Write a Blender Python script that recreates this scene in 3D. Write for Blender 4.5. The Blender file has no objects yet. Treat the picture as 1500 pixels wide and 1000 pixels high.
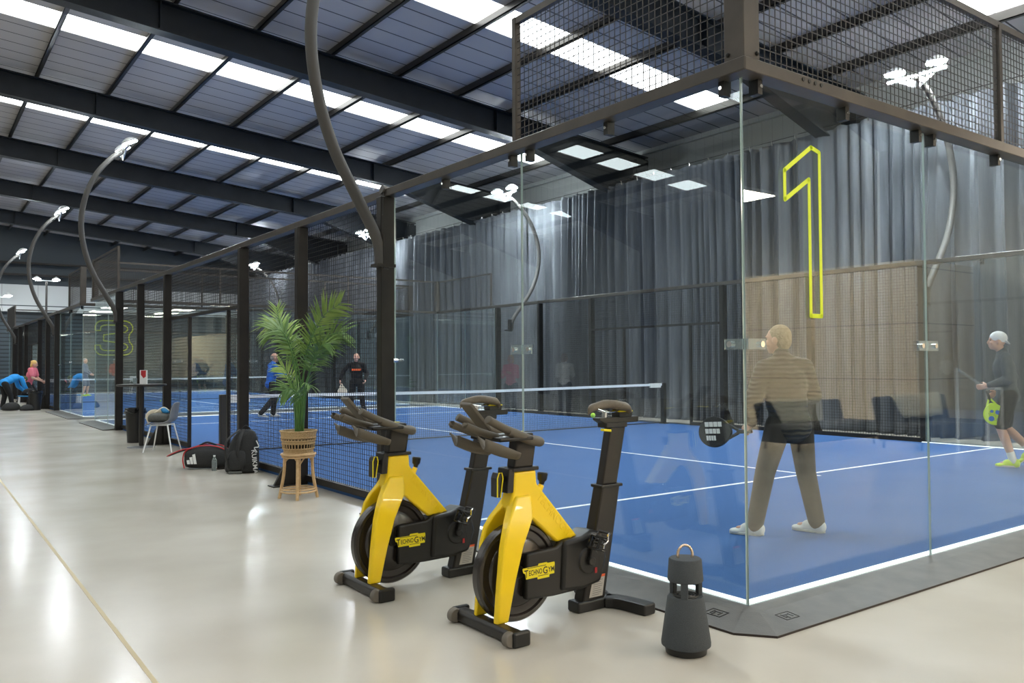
import bpy, bmesh, math, random
from mathutils import Vector, Matrix, Quaternion
random.seed(7)
PI = math.pi
COL = bpy.context.scene.collection
FZ = -0.04            # hall floor level; the turf of the courts lies at z = 0

# ------------------------------------------------------------------ materials
def principled(name, col, rough=0.5, metal=0.0, spec=0.5, emit=None, es=0.0, alpha=None, coat=0.0, trans=0.0):
    m = bpy.data.materials.new(name); m.use_nodes = True
    b = m.node_tree.nodes['Principled BSDF']
    b.inputs['Base Color'].default_value = (*col, 1)
    b.inputs['Roughness'].default_value = rough
    b.inputs['Metallic'].default_value = metal
    b.inputs['Specular IOR Level'].default_value = spec
    b.inputs['Coat Weight'].default_value = coat
    b.inputs['Transmission Weight'].default_value = trans
    if emit:
        b.inputs['Emission Color'].default_value = (*emit, 1)
        b.inputs['Emission Strength'].default_value = es
    return m

def N(m, t, **kw):
    n = m.node_tree.nodes.new(t)
    for k, v in kw.items():
        if k in n.inputs: n.inputs[k].default_value = v
        else: setattr(n, k, v)
    return n
def L(m, a, b): m.node_tree.links.new(a, b)

def noisy(name, c1, c2, scale=8, rough=0.6, bump=0.0, bscale=None, metal=0.0, stretch=(1, 1, 1), r2=None, detail=4, spec=0.5, space='Object'):
    m = principled(name, c1, rough, metal, spec)
    b = m.node_tree.nodes['Principled BSDF']
    tc = N(m, 'ShaderNodeTexCoord'); mp = N(m, 'ShaderNodeMapping'); mp.inputs['Scale'].default_value = stretch
    L(m, tc.outputs[space], mp.inputs['Vector'])
    nz = N(m, 'ShaderNodeTexNoise'); nz.inputs['Scale'].default_value = scale; nz.inputs['Detail'].default_value = detail
    L(m, mp.outputs[0], nz.inputs['Vector'])
    cr = N(m, 'ShaderNodeValToRGB')
    cr.color_ramp.elements[0].position = 0.32; cr.color_ramp.elements[1].position = 0.68
    cr.color_ramp.elements[0].color = (*c1, 1); cr.color_ramp.elements[1].color = (*c2, 1)
    L(m, nz.outputs['Fac'], cr.inputs[0]); L(m, cr.outputs[0], b.inputs['Base Color'])
    if r2 is not None:
        mr = N(m, 'ShaderNodeMapRange'); mr.inputs['To Min'].default_value = rough; mr.inputs['To Max'].default_value = r2
        L(m, nz.outputs['Fac'], mr.inputs['Value']); L(m, mr.outputs[0], b.inputs['Roughness'])
    if bump:
        n2 = N(m, 'ShaderNodeTexNoise'); n2.inputs['Scale'].default_value = bscale or scale; n2.inputs['Detail'].default_value = 3
        L(m, mp.outputs[0], n2.inputs['Vector'])
        bp = N(m, 'ShaderNodeBump'); bp.inputs['Strength'].default_value = bump; bp.inputs['Distance'].default_value = 0.02
        L(m, n2.outputs['Fac'], bp.inputs['Height']); L(m, bp.outputs[0], b.inputs['Normal'])
    return m

def glass_mat(name, tint, base=0.04):
    """thin architectural glass: clear tinted body with a Schlick mirror on each face"""
    m = bpy.data.materials.new(name); m.use_nodes = True
    nt = m.node_tree; nt.nodes.clear()
    out = N(m, 'ShaderNodeOutputMaterial'); tr = N(m, 'ShaderNodeBsdfTransparent'); gl = N(m, 'ShaderNodeBsdfGlossy')
    tr.inputs['Color'].default_value = (*tint, 1); gl.inputs['Color'].default_value = (0.9, 0.97, 1.0, 1); gl.inputs['Roughness'].default_value = 0.0
    mix = N(m, 'ShaderNodeMixShader'); g = N(m, 'ShaderNodeNewGeometry')
    dot = N(m, 'ShaderNodeVectorMath'); dot.operation = 'DOT_PRODUCT'
    L(m, g.outputs['Incoming'], dot.inputs[0]); L(m, g.outputs['Normal'], dot.inputs[1])
    ab = N(m, 'ShaderNodeMath'); ab.operation = 'ABSOLUTE'; L(m, dot.outputs['Value'], ab.inputs[0])
    om = N(m, 'ShaderNodeMath'); om.operation = 'SUBTRACT'; om.inputs[0].default_value = 1.0; L(m, ab.outputs[0], om.inputs[1])
    pw = N(m, 'ShaderNodeMath'); pw.operation = 'POWER'; pw.inputs[1].default_value = 5.0; L(m, om.outputs[0], pw.inputs[0])
    ma = N(m, 'ShaderNodeMath'); ma.operation = 'MULTIPLY_ADD'; ma.inputs[1].default_value = 1 - base; ma.inputs[2].default_value = base
    L(m, pw.outputs[0], ma.inputs[0]); L(m, ma.outputs[0], mix.inputs[0]); L(m, tr.outputs[0], mix.inputs[1]); L(m, gl.outputs[0], mix.inputs[2])
    L(m, mix.outputs[0], out.inputs[0])
    return m

MT = {}
MT['floor'] = noisy('polished_concrete', (0.49, 0.45, 0.38), (0.565, 0.525, 0.455), scale=0.9, rough=0.13, r2=0.26, bump=0.05, bscale=2.2, detail=6, spec=0.36)
MT['turf'] = noisy('blue_turf', (0.035, 0.105, 0.29), (0.075, 0.17, 0.39), scale=160, rough=0.85, bump=0.5, bscale=300, spec=0.2)
MT['line'] = principled('white_line', (0.82, 0.86, 0.9), 0.7)
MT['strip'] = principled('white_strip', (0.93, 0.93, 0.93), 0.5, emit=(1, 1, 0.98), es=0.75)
MT['ramp'] = noisy('rubber_ramp', (0.085, 0.083, 0.078), (0.12, 0.115, 0.105), scale=6, rough=0.55, bump=0.1, bscale=120)
MT['rampedge'] = principled('ramp_edge', (0.03, 0.02, 0.015), 0.7)
MT['steel'] = noisy('dark_frame_steel', (0.012, 0.0095, 0.0075), (0.018, 0.0145, 0.0115), scale=5, rough=0.45, metal=0.0, spec=0.35)
MT['rail'] = noisy('bronze_rail', (0.055, 0.046, 0.038), (0.075, 0.063, 0.052), scale=5, rough=0.38, metal=0.3)
MT['wire'] = principled('mesh_wire', (0.012, 0.011, 0.010), 0.55, metal=0.0, spec=0.3)
MT['cagewire'] = principled('cage_wire', (0.05, 0.044, 0.037), 0.45, metal=0.2)
MT['lightpole'] = principled('grey_pole', (0.065, 0.06, 0.055), 0.65, metal=0.0)
MT['glass'] = glass_mat('court_glass', (0.945, 0.968, 0.965), 0.058)
MT['glassedge'] = principled('glass_edge', (0.36, 0.46, 0.44), 0.12, spec=1.0)
MT['chrome'] = principled('chrome', (0.8, 0.78, 0.75), 0.12, metal=1.0)
MT['black'] = principled('black_plastic', (0.010, 0.009, 0.008), 0.42)
MT['blackmetal'] = principled('black_painted_metal', (0.014, 0.011, 0.009), 0.36)
MT['rubber'] = principled('grip_rubber', (0.10, 0.084, 0.062), 0.62)
MT['yellow'] = principled('yellow_paint', (1.0, 0.68, 0.008), 0.33, coat=0.3)
MT['yellow2'] = principled('yellow_badge', (0.85, 0.70, 0.01), 0.4)
MT['lime'] = principled('lime_decal', (0.62, 0.72, 0.01), 0.5, emit=(0.62, 0.72, 0.01), es=0.12)
MT['white'] = principled('white_plastic', (0.8, 0.8, 0.78), 0.45)
MT['beam'] = noisy('dark_blue_beam', (0.006, 0.009, 0.013), (0.010, 0.014, 0.020), scale=2, rough=0.45, spec=0.35)
MT['purlin'] = principled('purlin_steel', (0.05, 0.046, 0.042), 0.34, metal=0.6)
MT['darkwall'] = principled('dark_cladding', (0.03, 0.04, 0.048), 0.6)
MT['sky'] = principled('skylight', (0.9, 0.9, 0.9), 0.6, emit=(0.95, 1.0, 0.99), es=6.5)
MT['lamp'] = principled('lamp_glow', (1, 1, 1), 0.5, emit=(0.86, 0.95, 1.0), es=470.0)
MT['lampfar'] = principled('lamp_glow_bright', (1, 1, 1), 0.5, emit=(0.86, 0.95, 1.0), es=1300.0)
MT['loungefill'] = principled('lounge_fill', (1, 1, 1), 0.5, emit=(1.0, 0.88, 0.70), es=75.0)  # glow of added lamps that brighten the mirrored beige wall
MT['lampsoft'] = principled('mast_lamp_glow', (1, 1, 1), 0.5, emit=(0.9, 0.96, 1.0), es=90.0)
MT['lampedge'] = principled('lamp_bar', (0.8, 0.8, 0.8), 0.3, metal=0.6)
MT['skin'] = noisy('skin', (0.56, 0.32, 0.23), (0.62, 0.37, 0.27), scale=12, rough=0.55)
MT['basket'] = noisy('woven_basket', (0.52, 0.34, 0.15), (0.66, 0.47, 0.25), scale=70, rough=0.65, bump=0.8, bscale=90, stretch=(1, 1, 2.5))
MT['cane'] = noisy('cane', (0.55, 0.35, 0.16), (0.66, 0.45, 0.24), scale=25, rough=0.5)
MT['leaf'] = noisy('palm_leaf', (0.055, 0.125, 0.026), (0.14, 0.235, 0.05), scale=7, rough=0.42)
MT['leafy'] = noisy('palm_leaf_light', (0.16, 0.27, 0.045), (0.30, 0.41, 0.10), scale=7, rough=0.42)
MT['stem'] = noisy('palm_stem', (0.05, 0.14, 0.03), (0.10, 0.22, 0.05), scale=9, rough=0.45)
MT['soil'] = noisy('soil', (0.03, 0.02, 0.012), (0.05, 0.035, 0.02), scale=40, rough=0.95)
MT['speaker'] = noisy('speaker_fabric', (0.055, 0.062, 0.068), (0.072, 0.08, 0.086), scale=260, rough=0.9, bump=0.4, bscale=400)
MT['gold'] = principled('champagne_metal', (0.85, 0.66, 0.50), 0.22, metal=0.9)
MT['beige'] = noisy('beige_board', (0.62, 0.50, 0.36), (0.68, 0.56, 0.42), scale=3, rough=0.7, stretch=(1, 1, 0.2))
MT['darkfab'] = principled('dark_upholstery', (0.02, 0.02, 0.025), 0.8)
MT['towel'] = noisy('cream_towel', (0.72, 0.64, 0.48), (0.78, 0.70, 0.54), scale=60, rough=0.9)
MT['greyshell'] = principled('grey_shell', (0.20, 0.20, 0.20), 0.5)
MT['red'] = principled('red_trim', (0.45, 0.02, 0.025), 0.5)
MT['orange'] = principled('orange_cloth', (0.75, 0.10, 0.03), 0.8)
MT['bagblack'] = noisy('bag_fabric', (0.012, 0.012, 0.012), (0.024, 0.024, 0.024), scale=90, rough=0.7, bump=0.2)
MT['baggrey'] = noisy('grey_bag_fabric', (0.07, 0.072, 0.066), (0.11, 0.112, 0.10), scale=60, rough=0.7)
MT['cyan'] = principled('cyan_cloth', (0.02, 0.20, 0.42), 0.7)
MT['ball'] = principled('tennis_ball', (0.45, 0.75, 0.06), 0.8, emit=(0.45, 0.8, 0.05), es=0.05)
MT['hair'] = noisy('short_hair', (0.30, 0.23, 0.14), (0.40, 0.31, 0.2), scale=60, rough=0.8, bump=0.5)
MT['hairgrey'] = principled('grey_hair', (0.32, 0.29, 0.26), 0.8)
MT['blonde'] = noisy('blonde_hair', (0.6, 0.36, 0.10), (0.72, 0.48, 0.17), scale=50, rough=0.7)
MT['capwhite'] = principled('white_cap', (0.75, 0.76, 0.76), 0.8)
MT['charcoal'] = noisy('charcoal_shirt', (0.06, 0.075, 0.082), (0.085, 0.10, 0.108), scale=20, rough=0.85)
MT['blackcloth'] = principled('black_cloth', (0.008, 0.008, 0.009), 0.85)
MT['bluecloth'] = principled('blue_jacket', (0.012, 0.13, 0.52), 0.7)
MT['sky_blue'] = principled('light_blue_jacket', (0.02, 0.30, 0.75), 0.75)
MT['pink'] = principled('pink_shirt', (0.78, 0.19, 0.24), 0.8)
MT['greyshirt'] = principled('grey_blue_shirt', (0.12, 0.15, 0.2), 0.8)
MT['shoewhite'] = principled('white_shoe', (0.72, 0.72, 0.68), 0.6)
MT['shoelime'] = principled('lime_shoe', (0.55, 0.78, 0.03), 0.6)
MT['sole'] = principled('shoe_sole', (0.6, 0.6, 0.55), 0.7)
MT['eye'] = principled('eye', (0.02, 0.015, 0.01), 0.2)
MT['paper'] = principled('sticker_paper', (0.45, 0.42, 0.38), 0.6)
MT['orangered'] = principled('orange_red', (0.85, 0.13, 0.03), 0.5)
MT['green'] = principled('green_sign', (0.20, 0.75, 0.04), 0.5, emit=(0.2, 0.8, 0.05), es=0.6)
MT['bottle'] = principled('clear_bottle', (0.75, 0.85, 0.85), 0.08, trans=0.85)
MT['warmfill'] = principled('warm_fill', (1, 1, 1), 0.5, emit=(1.0, 0.86, 0.68), es=24.0)  # glow of added fill lamps for the bikes, foreground and throws
MT['greymetal'] = principled('grey_metal_base', (0.2, 0.2, 0.2), 0.35, metal=0.6)
MT['rubberwheel'] = principled('grey_rubber_wheel', (0.16, 0.14, 0.115), 0.75)
MT['flywheel'] = principled('flywheel_metal', (0.022, 0.017, 0.014), 0.24, spec=0.7)
MT['glossblack'] = principled('gloss_black', (0.008, 0.008, 0.008), 0.12)
MT['saddle'] = noisy('saddle_cover', (0.13, 0.105, 0.075), (0.16, 0.13, 0.095), scale=60, rough=0.55)
MT['trouser'] = noisy('dark_trousers', (0.022, 0.02, 0.018), (0.032, 0.03, 0.026), scale=10, rough=0.85)
MT['olive'] = principled('olive_beanie', (0.09, 0.10, 0.04), 0.9)
MT['joint'] = principled('floor_joint', (0.52, 0.43, 0.26), 0.55)

def puffer():
    m = noisy('quilted_jacket', (0.030, 0.030, 0.026), (0.042, 0.042, 0.036), scale=18, rough=0.62)
    b = m.node_tree.nodes['Principled BSDF']
    tc = N(m, 'ShaderNodeTexCoord'); wv = N(m, 'ShaderNodeTexWave'); wv.bands_direction = 'Z'; wv.wave_profile = 'SIN'
    wv.inputs['Scale'].default_value = 8.5; wv.inputs['Distortion'].default_value = 3.0; wv.inputs['Detail'].default_value = 1
    L(m, tc.outputs['Object'], wv.inputs['Vector'])
    bp = N(m, 'ShaderNodeBump'); bp.inputs['Strength'].default_value = 0.55; bp.inputs['Distance'].default_value = 0.02
    L(m, wv.outputs['Fac'], bp.inputs['Height']); L(m, bp.outputs[0], b.inputs['Normal'])
    return m
MT['puffer'] = puffer()

def curtain_mat():
    return noisy('grey_curtain', (0.070, 0.075, 0.085), (0.125, 0.133, 0.147), scale=3, rough=0.75, stretch=(1, 3, 0.15), spec=0.3)
MT['curtain'] = curtain_mat()

def panel_mat(name, c, axis, period, lw, dark, rough=0.5):
    """cladding with real seams every `period` metres along one object axis"""
    m = principled(name, c, rough)
    b = m.node_tree.nodes['Principled BSDF']
    tc = N(m, 'ShaderNodeTexCoord'); sp = N(m, 'ShaderNodeSeparateXYZ'); L(m, tc.outputs['Object'], sp.inputs[0])
    d = N(m, 'ShaderNodeMath'); d.operation = 'DIVIDE'; d.inputs[1].default_value = period; L(m, sp.outputs[axis], d.inputs[0])
    f = N(m, 'ShaderNodeMath'); f.operation = 'FRACT'; L(m, d.outputs[0], f.inputs[0])
    lt = N(m, 'ShaderNodeMath'); lt.operation = 'LESS_THAN'; lt.inputs[1].default_value = lw / period; L(m, f.outputs[0], lt.inputs[0])
    mx = N(m, 'ShaderNodeMix'); mx.data_type = 'RGBA'
    mx.inputs['A'].default_value = (*c, 1); mx.inputs['B'].default_value = (*dark, 1)
    L(m, lt.outputs[0], mx.inputs['Factor']); L(m, mx.outputs['Result'], b.inputs['Base Color'])
    bp = N(m, 'ShaderNodeBump'); bp.inputs['Strength'].default_value = 0.5; bp.inputs['Distance'].default_value = -0.02
    L(m, lt.outputs[0], bp.inputs['Height']); L(m, bp.outputs[0], b.inputs['Normal'])
    return m
MT['roofpanel'] = panel_mat('roof_panel', (0.50, 0.48, 0.49), 'Y', 0.6, 0.035, (0.03, 0.03, 0.04))
MT['wallpanel'] = panel_mat('wall_panel', (0.42, 0.43, 0.42), 'Y', 0.3, 0.012, (0.30, 0.31, 0.30))
MT['endpanel'] = panel_mat('end_panel', (0.50, 0.52, 0.52), 'X', 1.6, 0.03, (0.3, 0.3, 0.3))
MT['louvre'] = panel_mat('louvre_cladding', (0.045, 0.062, 0.075), 'Z', 0.2, 0.06, (0.012, 0.018, 0.022))
MT['boardwall'] = panel_mat('beige_board_wall', (0.74, 0.62, 0.46), 'Z', 1.02, 0.02, (0.35, 0.27, 0.18), 0.6)

# ------------------------------------------------------------------ mesh builder
class MB:
    def __init__(s): s.bm = bmesh.new(); s.mats = []; s.cur = 0
    def use(s, m):
        if m not in s.mats: s.mats.append(m)
        s.cur = s.mats.index(m); return s
    def face(s, vs):
        try:
            f = s.bm.faces.new(vs); f.material_index = s.cur; return f
        except ValueError: return None
    def box(s, x0, x1, y0, y1, z0, z1, M=None):
        ps = [(x, y, z) for z in (z0, z1) for y in (y0, y1) for x in (x0, x1)]
        v = [s.bm.verts.new(M @ Vector(p) if M else p) for p in ps]
        for q in ((0, 2, 3, 1), (4, 5, 7, 6), (0, 1, 5, 4), (2, 6, 7, 3), (0, 4, 6, 2), (1, 3, 7, 5)): s.face([v[i] for i in q])
        return s
    def bar(s, a, b, w, h, up=(0, 0, 1)):
        a = Vector(a); b = Vector(b); d = (b - a); n = d.length; d.normalize()
        u = Vector(up)
        if abs(d.dot(u)) > 0.98: u = Vector((1, 0, 0))
        r = d.cross(u).normalized(); u = r.cross(d)
        v = []
        for p in (a, b):
            for (i, j) in ((-1, -1), (1, -1), (1, 1), (-1, 1)): v.append(s.bm.verts.new(p + r * (i * w / 2) + u * (j * h / 2)))
        for q in ((3, 2, 1, 0), (4, 5, 6, 7), (0, 1, 5, 4), (1, 2, 6, 5), (2, 3, 7, 6), (3, 0, 4, 7)): s.face([v[i] for i in q])
        return s
    def prism(s, poly, axis, a, b, M=None):
        """poly: 2-D outline; axis: extrusion axis ('x','y','z') from a to b"""
        def P(p, t):
            q = {'x': (t, p[0], p[1]), 'y': (p[0], t, p[1]), 'z': (p[0], p[1], t)}[axis]
            return M @ Vector(q) if M else q
        A = [s.bm.verts.new(P(p, a)) for p in poly]; B = [s.bm.verts.new(P(p, b)) for p in poly]
        n = len(poly); fs = [s.face(A), s.face(B[::-1])]
        for i in range(n): s.face([A[i], B[i], B[(i + 1) % n], A[(i + 1) % n]])
        return s
    def tube(s, pts, r, seg=10, closed=False, caps=True, sc=None):
        pts = [Vector(p) for p in pts]; n = len(pts); rings = []
        rad = r if isinstance(r, (list, tuple)) else [r] * n
        ref = None
        for i, p in enumerate(pts):
            if closed: t = pts[(i + 1) % n] - pts[i - 1]
            else: t = pts[min(i + 1, n - 1)] - pts[max(i - 1, 0)]
            if t.length < 1e-9: t = Vector((0, 0, 1))
            t.normalize()
            if ref is None: ref = Vector((0, 0, 1)) if abs(t.z) < 0.9 else Vector((1, 0, 0))
            u = t.cross(ref).normalized(); w = u.cross(t).normalized(); ref = w
            a, b = (1, 1) if sc is None else sc
            rings.append([s.bm.verts.new(p + (u * math.cos(2 * PI * k / seg) * a + w * math.sin(2 * PI * k / seg) * b) * rad[i]) for k in range(seg)])
        m = n if closed else n - 1
        for i in range(m):
            A = rings[i]; B = rings[(i + 1) % n]
            for k in range(seg): s.face([A[k], A[(k + 1) % seg], B[(k + 1) % seg], B[k]])
        if caps and not closed:
            s.face(rings[0][::-1]); s.face(rings[-1])
        return s
    def lathe(s, prof, c=(0, 0, 0), seg=32, M=None, caps=True):
        rings = []
        for (r, z) in prof:
            ring = []
            for k in range(seg):
                p = Vector((c[0] + r * math.cos(2 * PI * k / seg), c[1] + r * math.sin(2 * PI * k / seg), c[2] + z))
                ring.append(s.bm.verts.new(M @ p if M else p))
            rings.append(ring)
        for A, B in zip(rings, rings[1:]):
            for k in range(seg): s.face([A[k], A[(k + 1) % seg], B[(k + 1) % seg], B[k]])
        if caps: s.face(rings[0][::-1]); s.face(rings[-1])
        return s
    def ell(s, c, r, M=None, seg=16, rg=10):
        T = Matrix.Translation(c) @ (M or Matrix()) @ Matrix.Diagonal((r[0], r[1], r[2], 1))
        res = bmesh.ops.create_uvsphere(s.bm, u_segments=seg, v_segments=rg, radius=1, matrix=T)
        for v in res['verts']:
            for f in v.link_faces: f.material_index = s.cur
        return s
    def cap(s, a, b, ra, rb, seg=14):
        """tapered capsule"""
        a = Vector(a); b = Vector(b); d = b - a; n = max(d.length, 1e-6); d.normalize()
        pts = []; rr = []
        for k in range(5):
            t = PI / 2 * (1 - k / 4); pts.append(a - d * ra * math.sin(t)); rr.append(max(ra * math.cos(t), 1e-4))
        for k in range(5):
            t = PI / 2 * k / 4; pts.append(b + d * rb * math.sin(t)); rr.append(max(rb * math.cos(t), 1e-4))
        return s.tube(pts, rr, seg)
    def build(s, name, mat=None, parent=None, smooth=False, bevel=0, bseg=2, remesh=0, sub=0, recalc=True, angle=40):
        if recalc: bmesh.ops.recalc_face_normals(s.bm, faces=s.bm.faces)
        me = bpy.data.meshes.new(name); s.bm.to_mesh(me); s.bm.free()
        mats = s.mats or [mat]
        for m in mats: me.materials.append(MT[m] if isinstance(m, str) else m)
        o = bpy.data.objects.new(name, me); COL.objects.link(o)
        if parent: o.parent = parent
        if smooth or remesh:
            for p in me.polygons: p.use_smooth = True
        if remesh:
            r = o.modifiers.new('r', 'REMESH'); r.mode = 'VOXEL'; r.voxel_size = remesh; r.use_smooth_shade = True
            sm = o.modifiers.new('s', 'SMOOTH'); sm.iterations = 6; sm.factor = 0.5
        if bevel:
            b = o.modifiers.new('b', 'BEVEL'); b.width = bevel; b.segments = bseg; b.limit_method = 'ANGLE'; b.angle_limit = math.radians(35)
        if sub:
            u = o.modifiers.new('u', 'SUBSURF'); u.levels = sub; u.render_levels = sub
        if smooth and not remesh and not sub:
            try: me.set_sharp_from_angle(angle=math.radians(angle))
            except Exception: pass
        return o

def thing(name, label, cat, loc=(0, 0, 0), rz=0, group=None):
    o = bpy.data.objects.new(name, None); COL.objects.link(o); o.location = loc; o.rotation_euler = (0, 0, rz)
    o.empty_display_size = 0.1
    return tag(o, label, cat, group)
def tag(o, label, cat=None, group=None):
    o['label'] = label
    if cat: o['category'] = cat
    if group: o['group'] = group
    return o
def lab(o, label): o['label'] = label; return o
def struct(o, label=None):
    o['kind'] = 'structure'
    if label: o['label'] = label
    return o
def copy_tree(o, parent=None):
    c = o.copy(); COL.objects.link(c); c.parent = parent
    for ch in list(o.children): copy_tree(ch, c)
    return c
def spline(P, n=8):
    """Catmull-Rom through P"""
    P = [Vector(p) for p in P]; Q = [2 * P[0] - P[1]] + P + [2 * P[-1] - P[-2]]; out = []
    for i in range(1, len(Q) - 2):
        a, b, c, d = Q[i - 1:i + 3]
        for k in range(n):
            t = k / n
            out.append(0.5 * ((2 * b) + (c - a) * t + (2 * a - 5 * b + 4 * c - d) * t * t + (3 * b - a - 3 * c + d) * t ** 3))
    out.append(P[-1]); return out

def text_mesh(body, size, name, mat, parent, M, extrude=0.001, bold=0.0, align='CENTER', squeeze=1.0):
    cu = bpy.data.curves.new(name, 'FONT'); cu.body = body; cu.size = size; cu.extrude = extrude; cu.offset = bold
    cu.align_x = align; cu.align_y = 'CENTER'
    t = bpy.data.objects.new(name, cu); COL.objects.link(t)
    dg = bpy.context.evaluated_depsgraph_get(); me = bpy.data.meshes.new_from_object(t.evaluated_get(dg)); me.name = name
    bpy.data.objects.remove(t)
    me.transform(M @ Matrix.Diagonal((squeeze, 1, 1, 1)))
    me.materials.clear(); me.materials.append(MT[mat])
    o = bpy.data.objects.new(name, me); COL.objects.link(o)
    if parent: o.parent = parent
    return o

# ------------------------------------------------------------------ hall shell
RS = 0.09
def roofz(x):                       # roof falls both ways from the ridge
    zr = 8.52 + RS * 3.5
    return zr - RS * abs(x + 3.5)
XR, XL, YB, YE, XRIDGE = 13.0, -20.0, -15.5, 46.0, -3.5
b = MB(); b.box(XL, XR, YB, YE, FZ - 0.2, FZ); struct(b.build('floor', 'floor'), 'glossy pale grey polished concrete hall floor')
b = MB()
b.bar((-2.86, 12.0, FZ + 0.0005), (-2.93, -2.5, FZ + 0.0005), 0.022, 0.002); struct(b.build('trim_1', 'joint'), 'thin yellowish joint line running along the floor')
RAF = [0.4 + 6.6 * k for k in range(-2, 8)]      # rafters along x at these y
SKY = [(y + 2.45, y + 3.45) for y in RAF]
def roof():
    b = MB(); s = MB(); n = 0
    for (xa, xb) in ((XRIDGE, XR), (XL, XRIDGE)):
        ys = [YB]
        for (a, c) in SKY:
            ys += [a, c]
        ys.append(YE)
        ys = sorted(y for y in ys if YB <= y <= YE)
        for i in range(len(ys) - 1):
            y0, y1 = ys[i], ys[i + 1]
            isky = any(abs(y0 - a) < 1e-6 for a, c in SKY)
            vs = [(xa, y0, roofz(xa)), (xb, y0, roofz(xb)), (xb, y1, roofz(xb)), (xa, y1, roofz(xa))]
            if not isky:
                b.use('roofpanel')
                lo = [b.bm.verts.new(v) for v in vs]; hi = [b.bm.verts.new((v[0], v[1], v[2] + 0.12)) for v in vs]
                b.face(lo[::-1]); b.face(hi)
                for k in range(4): b.face([lo[k], lo[(k + 1) % 4], hi[(k + 1) % 4], hi[k]])
            else:
                n += 1
                g = MB()
                # a skylight strip with a solid eaves piece at its low end
                xe = xb - 1.4 if xb == XR else xb; xs = xa + 1.4 if xa == XL else xa
                vv = [(xs, y0, roofz(xs)), (xe, y0, roofz(xe)), (xe, y1, roofz(xe)), (xs, y1, roofz(xs))]
                lo = [g.bm.verts.new((v[0], v[1], v[2] + 0.02)) for v in vv]; hi = [g.bm.verts.new((v[0], v[1], v[2] + 0.06)) for v in vv]
                g.face(lo[::-1]); g.face(hi)
                for k in range(4): g.face([lo[k], lo[(k + 1) % 4], hi[(k + 1) % 4], hi[k]])
                struct(g.build('window_%d' % n, 'sky'), 'long white skylight strip in the roof')
                for (p, q) in ((xe, xb), (xa, xs)):
                    if abs(p - q) > 0.01:
                        b.use('roofpanel')
                        vs2 = [(p, y0, roofz(p)), (q, y0, roofz(q)), (q, y1, roofz(q)), (p, y1, roofz(p))]
                        lo = [b.bm.verts.new(v) for v in vs2]; hi = [b.bm.verts.new((v[0], v[1], v[2] + 0.12)) for v in vs2]
                        b.face(lo[::-1]); b.face(hi)
                        for k in range(4): b.face([lo[k], lo[(k + 1) % 4], hi[(k + 1) % 4], hi[k]])
    struct(b.build('ceiling'), 'pitched roof lined with pale lilac grey panels')
roof()
# walls
b = MB(); b.use('wallpanel').box(XR, XR + 0.2, YB, YE, FZ - 0.2, roofz(XR) + 0.1); struct(b.build('wall_right'), 'light grey ribbed cladding wall above the curtains')
b = MB(); b.use('wallpanel').box(XL - 0.2, XL, YB, YE, FZ - 0.2, roofz(XL) + 0.1); struct(b.build('wall_left'))
def gable(y0, y1, bands):
    b = MB()
    for (za, zb, m) in bands:
        b.use(m)
        if zb < 7.2: b.box(XL, XR, y0, y1, za, zb)
        else:
            poly = [(XL, za), (XR, za), (XR, roofz(XR)), (XRIDGE, roofz(XRIDGE)), (XL, roofz(XL))]
            b.prism(poly, 'y', y0, y1)
    return b
struct(gable(YE, YE + 0.2, [(FZ - 0.2, 4.15, 'louvre'), (4.15, 4.45, 'endpanel'), (4.45, 4.5, 'darkwall'), (4.5, 5.55, 'endpanel'), (5.55, 9.9, 'darkwall')]).build('wall_far'), 'end wall with pale band above dark louvred cladding')
struct(gable(YB - 0.2, YB, [(FZ - 0.2, 4.0, 'wallpanel'), (4.0, 9.9, 'wallpanel')]).build('wall_back'))
# far wall ledge and girts
b = MB(); b.use('endpanel'); b.box(XL, XR, YE - 0.35, YE, 4.15, 4.3); struct(b.build('trim_2'), 'pale ledge along the far wall')
b = MB(); b.use('steel')
for z in (6.0, 6.6): b.box(XL, XR, YE - 0.25, YE - 0.1, z, z + 0.1)
struct(b.build('trim_3'), 'steel rails across the top of the far wall')

# rafters (I-beams with deepened haunches at the walls) and columns
def rafter(y, i):
    b = MB(); b.use('beam'); D = 0.60; tf = 0.03; hw = 0.15
    def dep(x):
        t = max(0, (abs(x + 3.5) - 12.0) / 4.5)       # haunch
        return D + 0.95 * min(1, t)
    xs = [XL, XL + 1.5, XL + 4.5, XRIDGE, XR - 4.5, XR - 1.5, XR]
    for a, c in zip(xs, xs[1:]):
        za, zc = roofz(a) - 0.20, roofz(c) - 0.20; da, dc = dep(a), dep(c)
        web = [(a, za), (c, zc), (c, zc - dc), (a, za - da)]
        b.prism(web, 'y', y - 0.012, y + 0.012)
        for (u, v) in ((0, tf), (1, tf)):
            if u == 0: q = [(a, za), (c, zc), (c, zc - tf), (a, za - tf)]
            else: q = [(a, za - da), (c, zc - dc), (c, zc - dc + tf), (a, za - da + tf)]
            b.prism(q, 'y', y - hw, y + hw)
    for x in (-7.5, 0, 7.8):                                    # web stiffeners
        b.box(x - 0.01, x + 0.01, y - hw + 0.01, y + hw - 0.01, roofz(x) - 0.2 - dep(x), roofz(x) - 0.2)
    b.box(XR - 0.45, XR, y - hw, y + hw, FZ, roofz(XR) - 0.3)
    b.box(XL, XL + 0.45, y - hw, y + hw, FZ, roofz(XL) - 0.3)
    struct(b.build('trim_%d' % (10 + i)), 'deep dark blue steel roof beam with its wall columns')
for i, y in enumerate(RAF): rafter(y, i)
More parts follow.
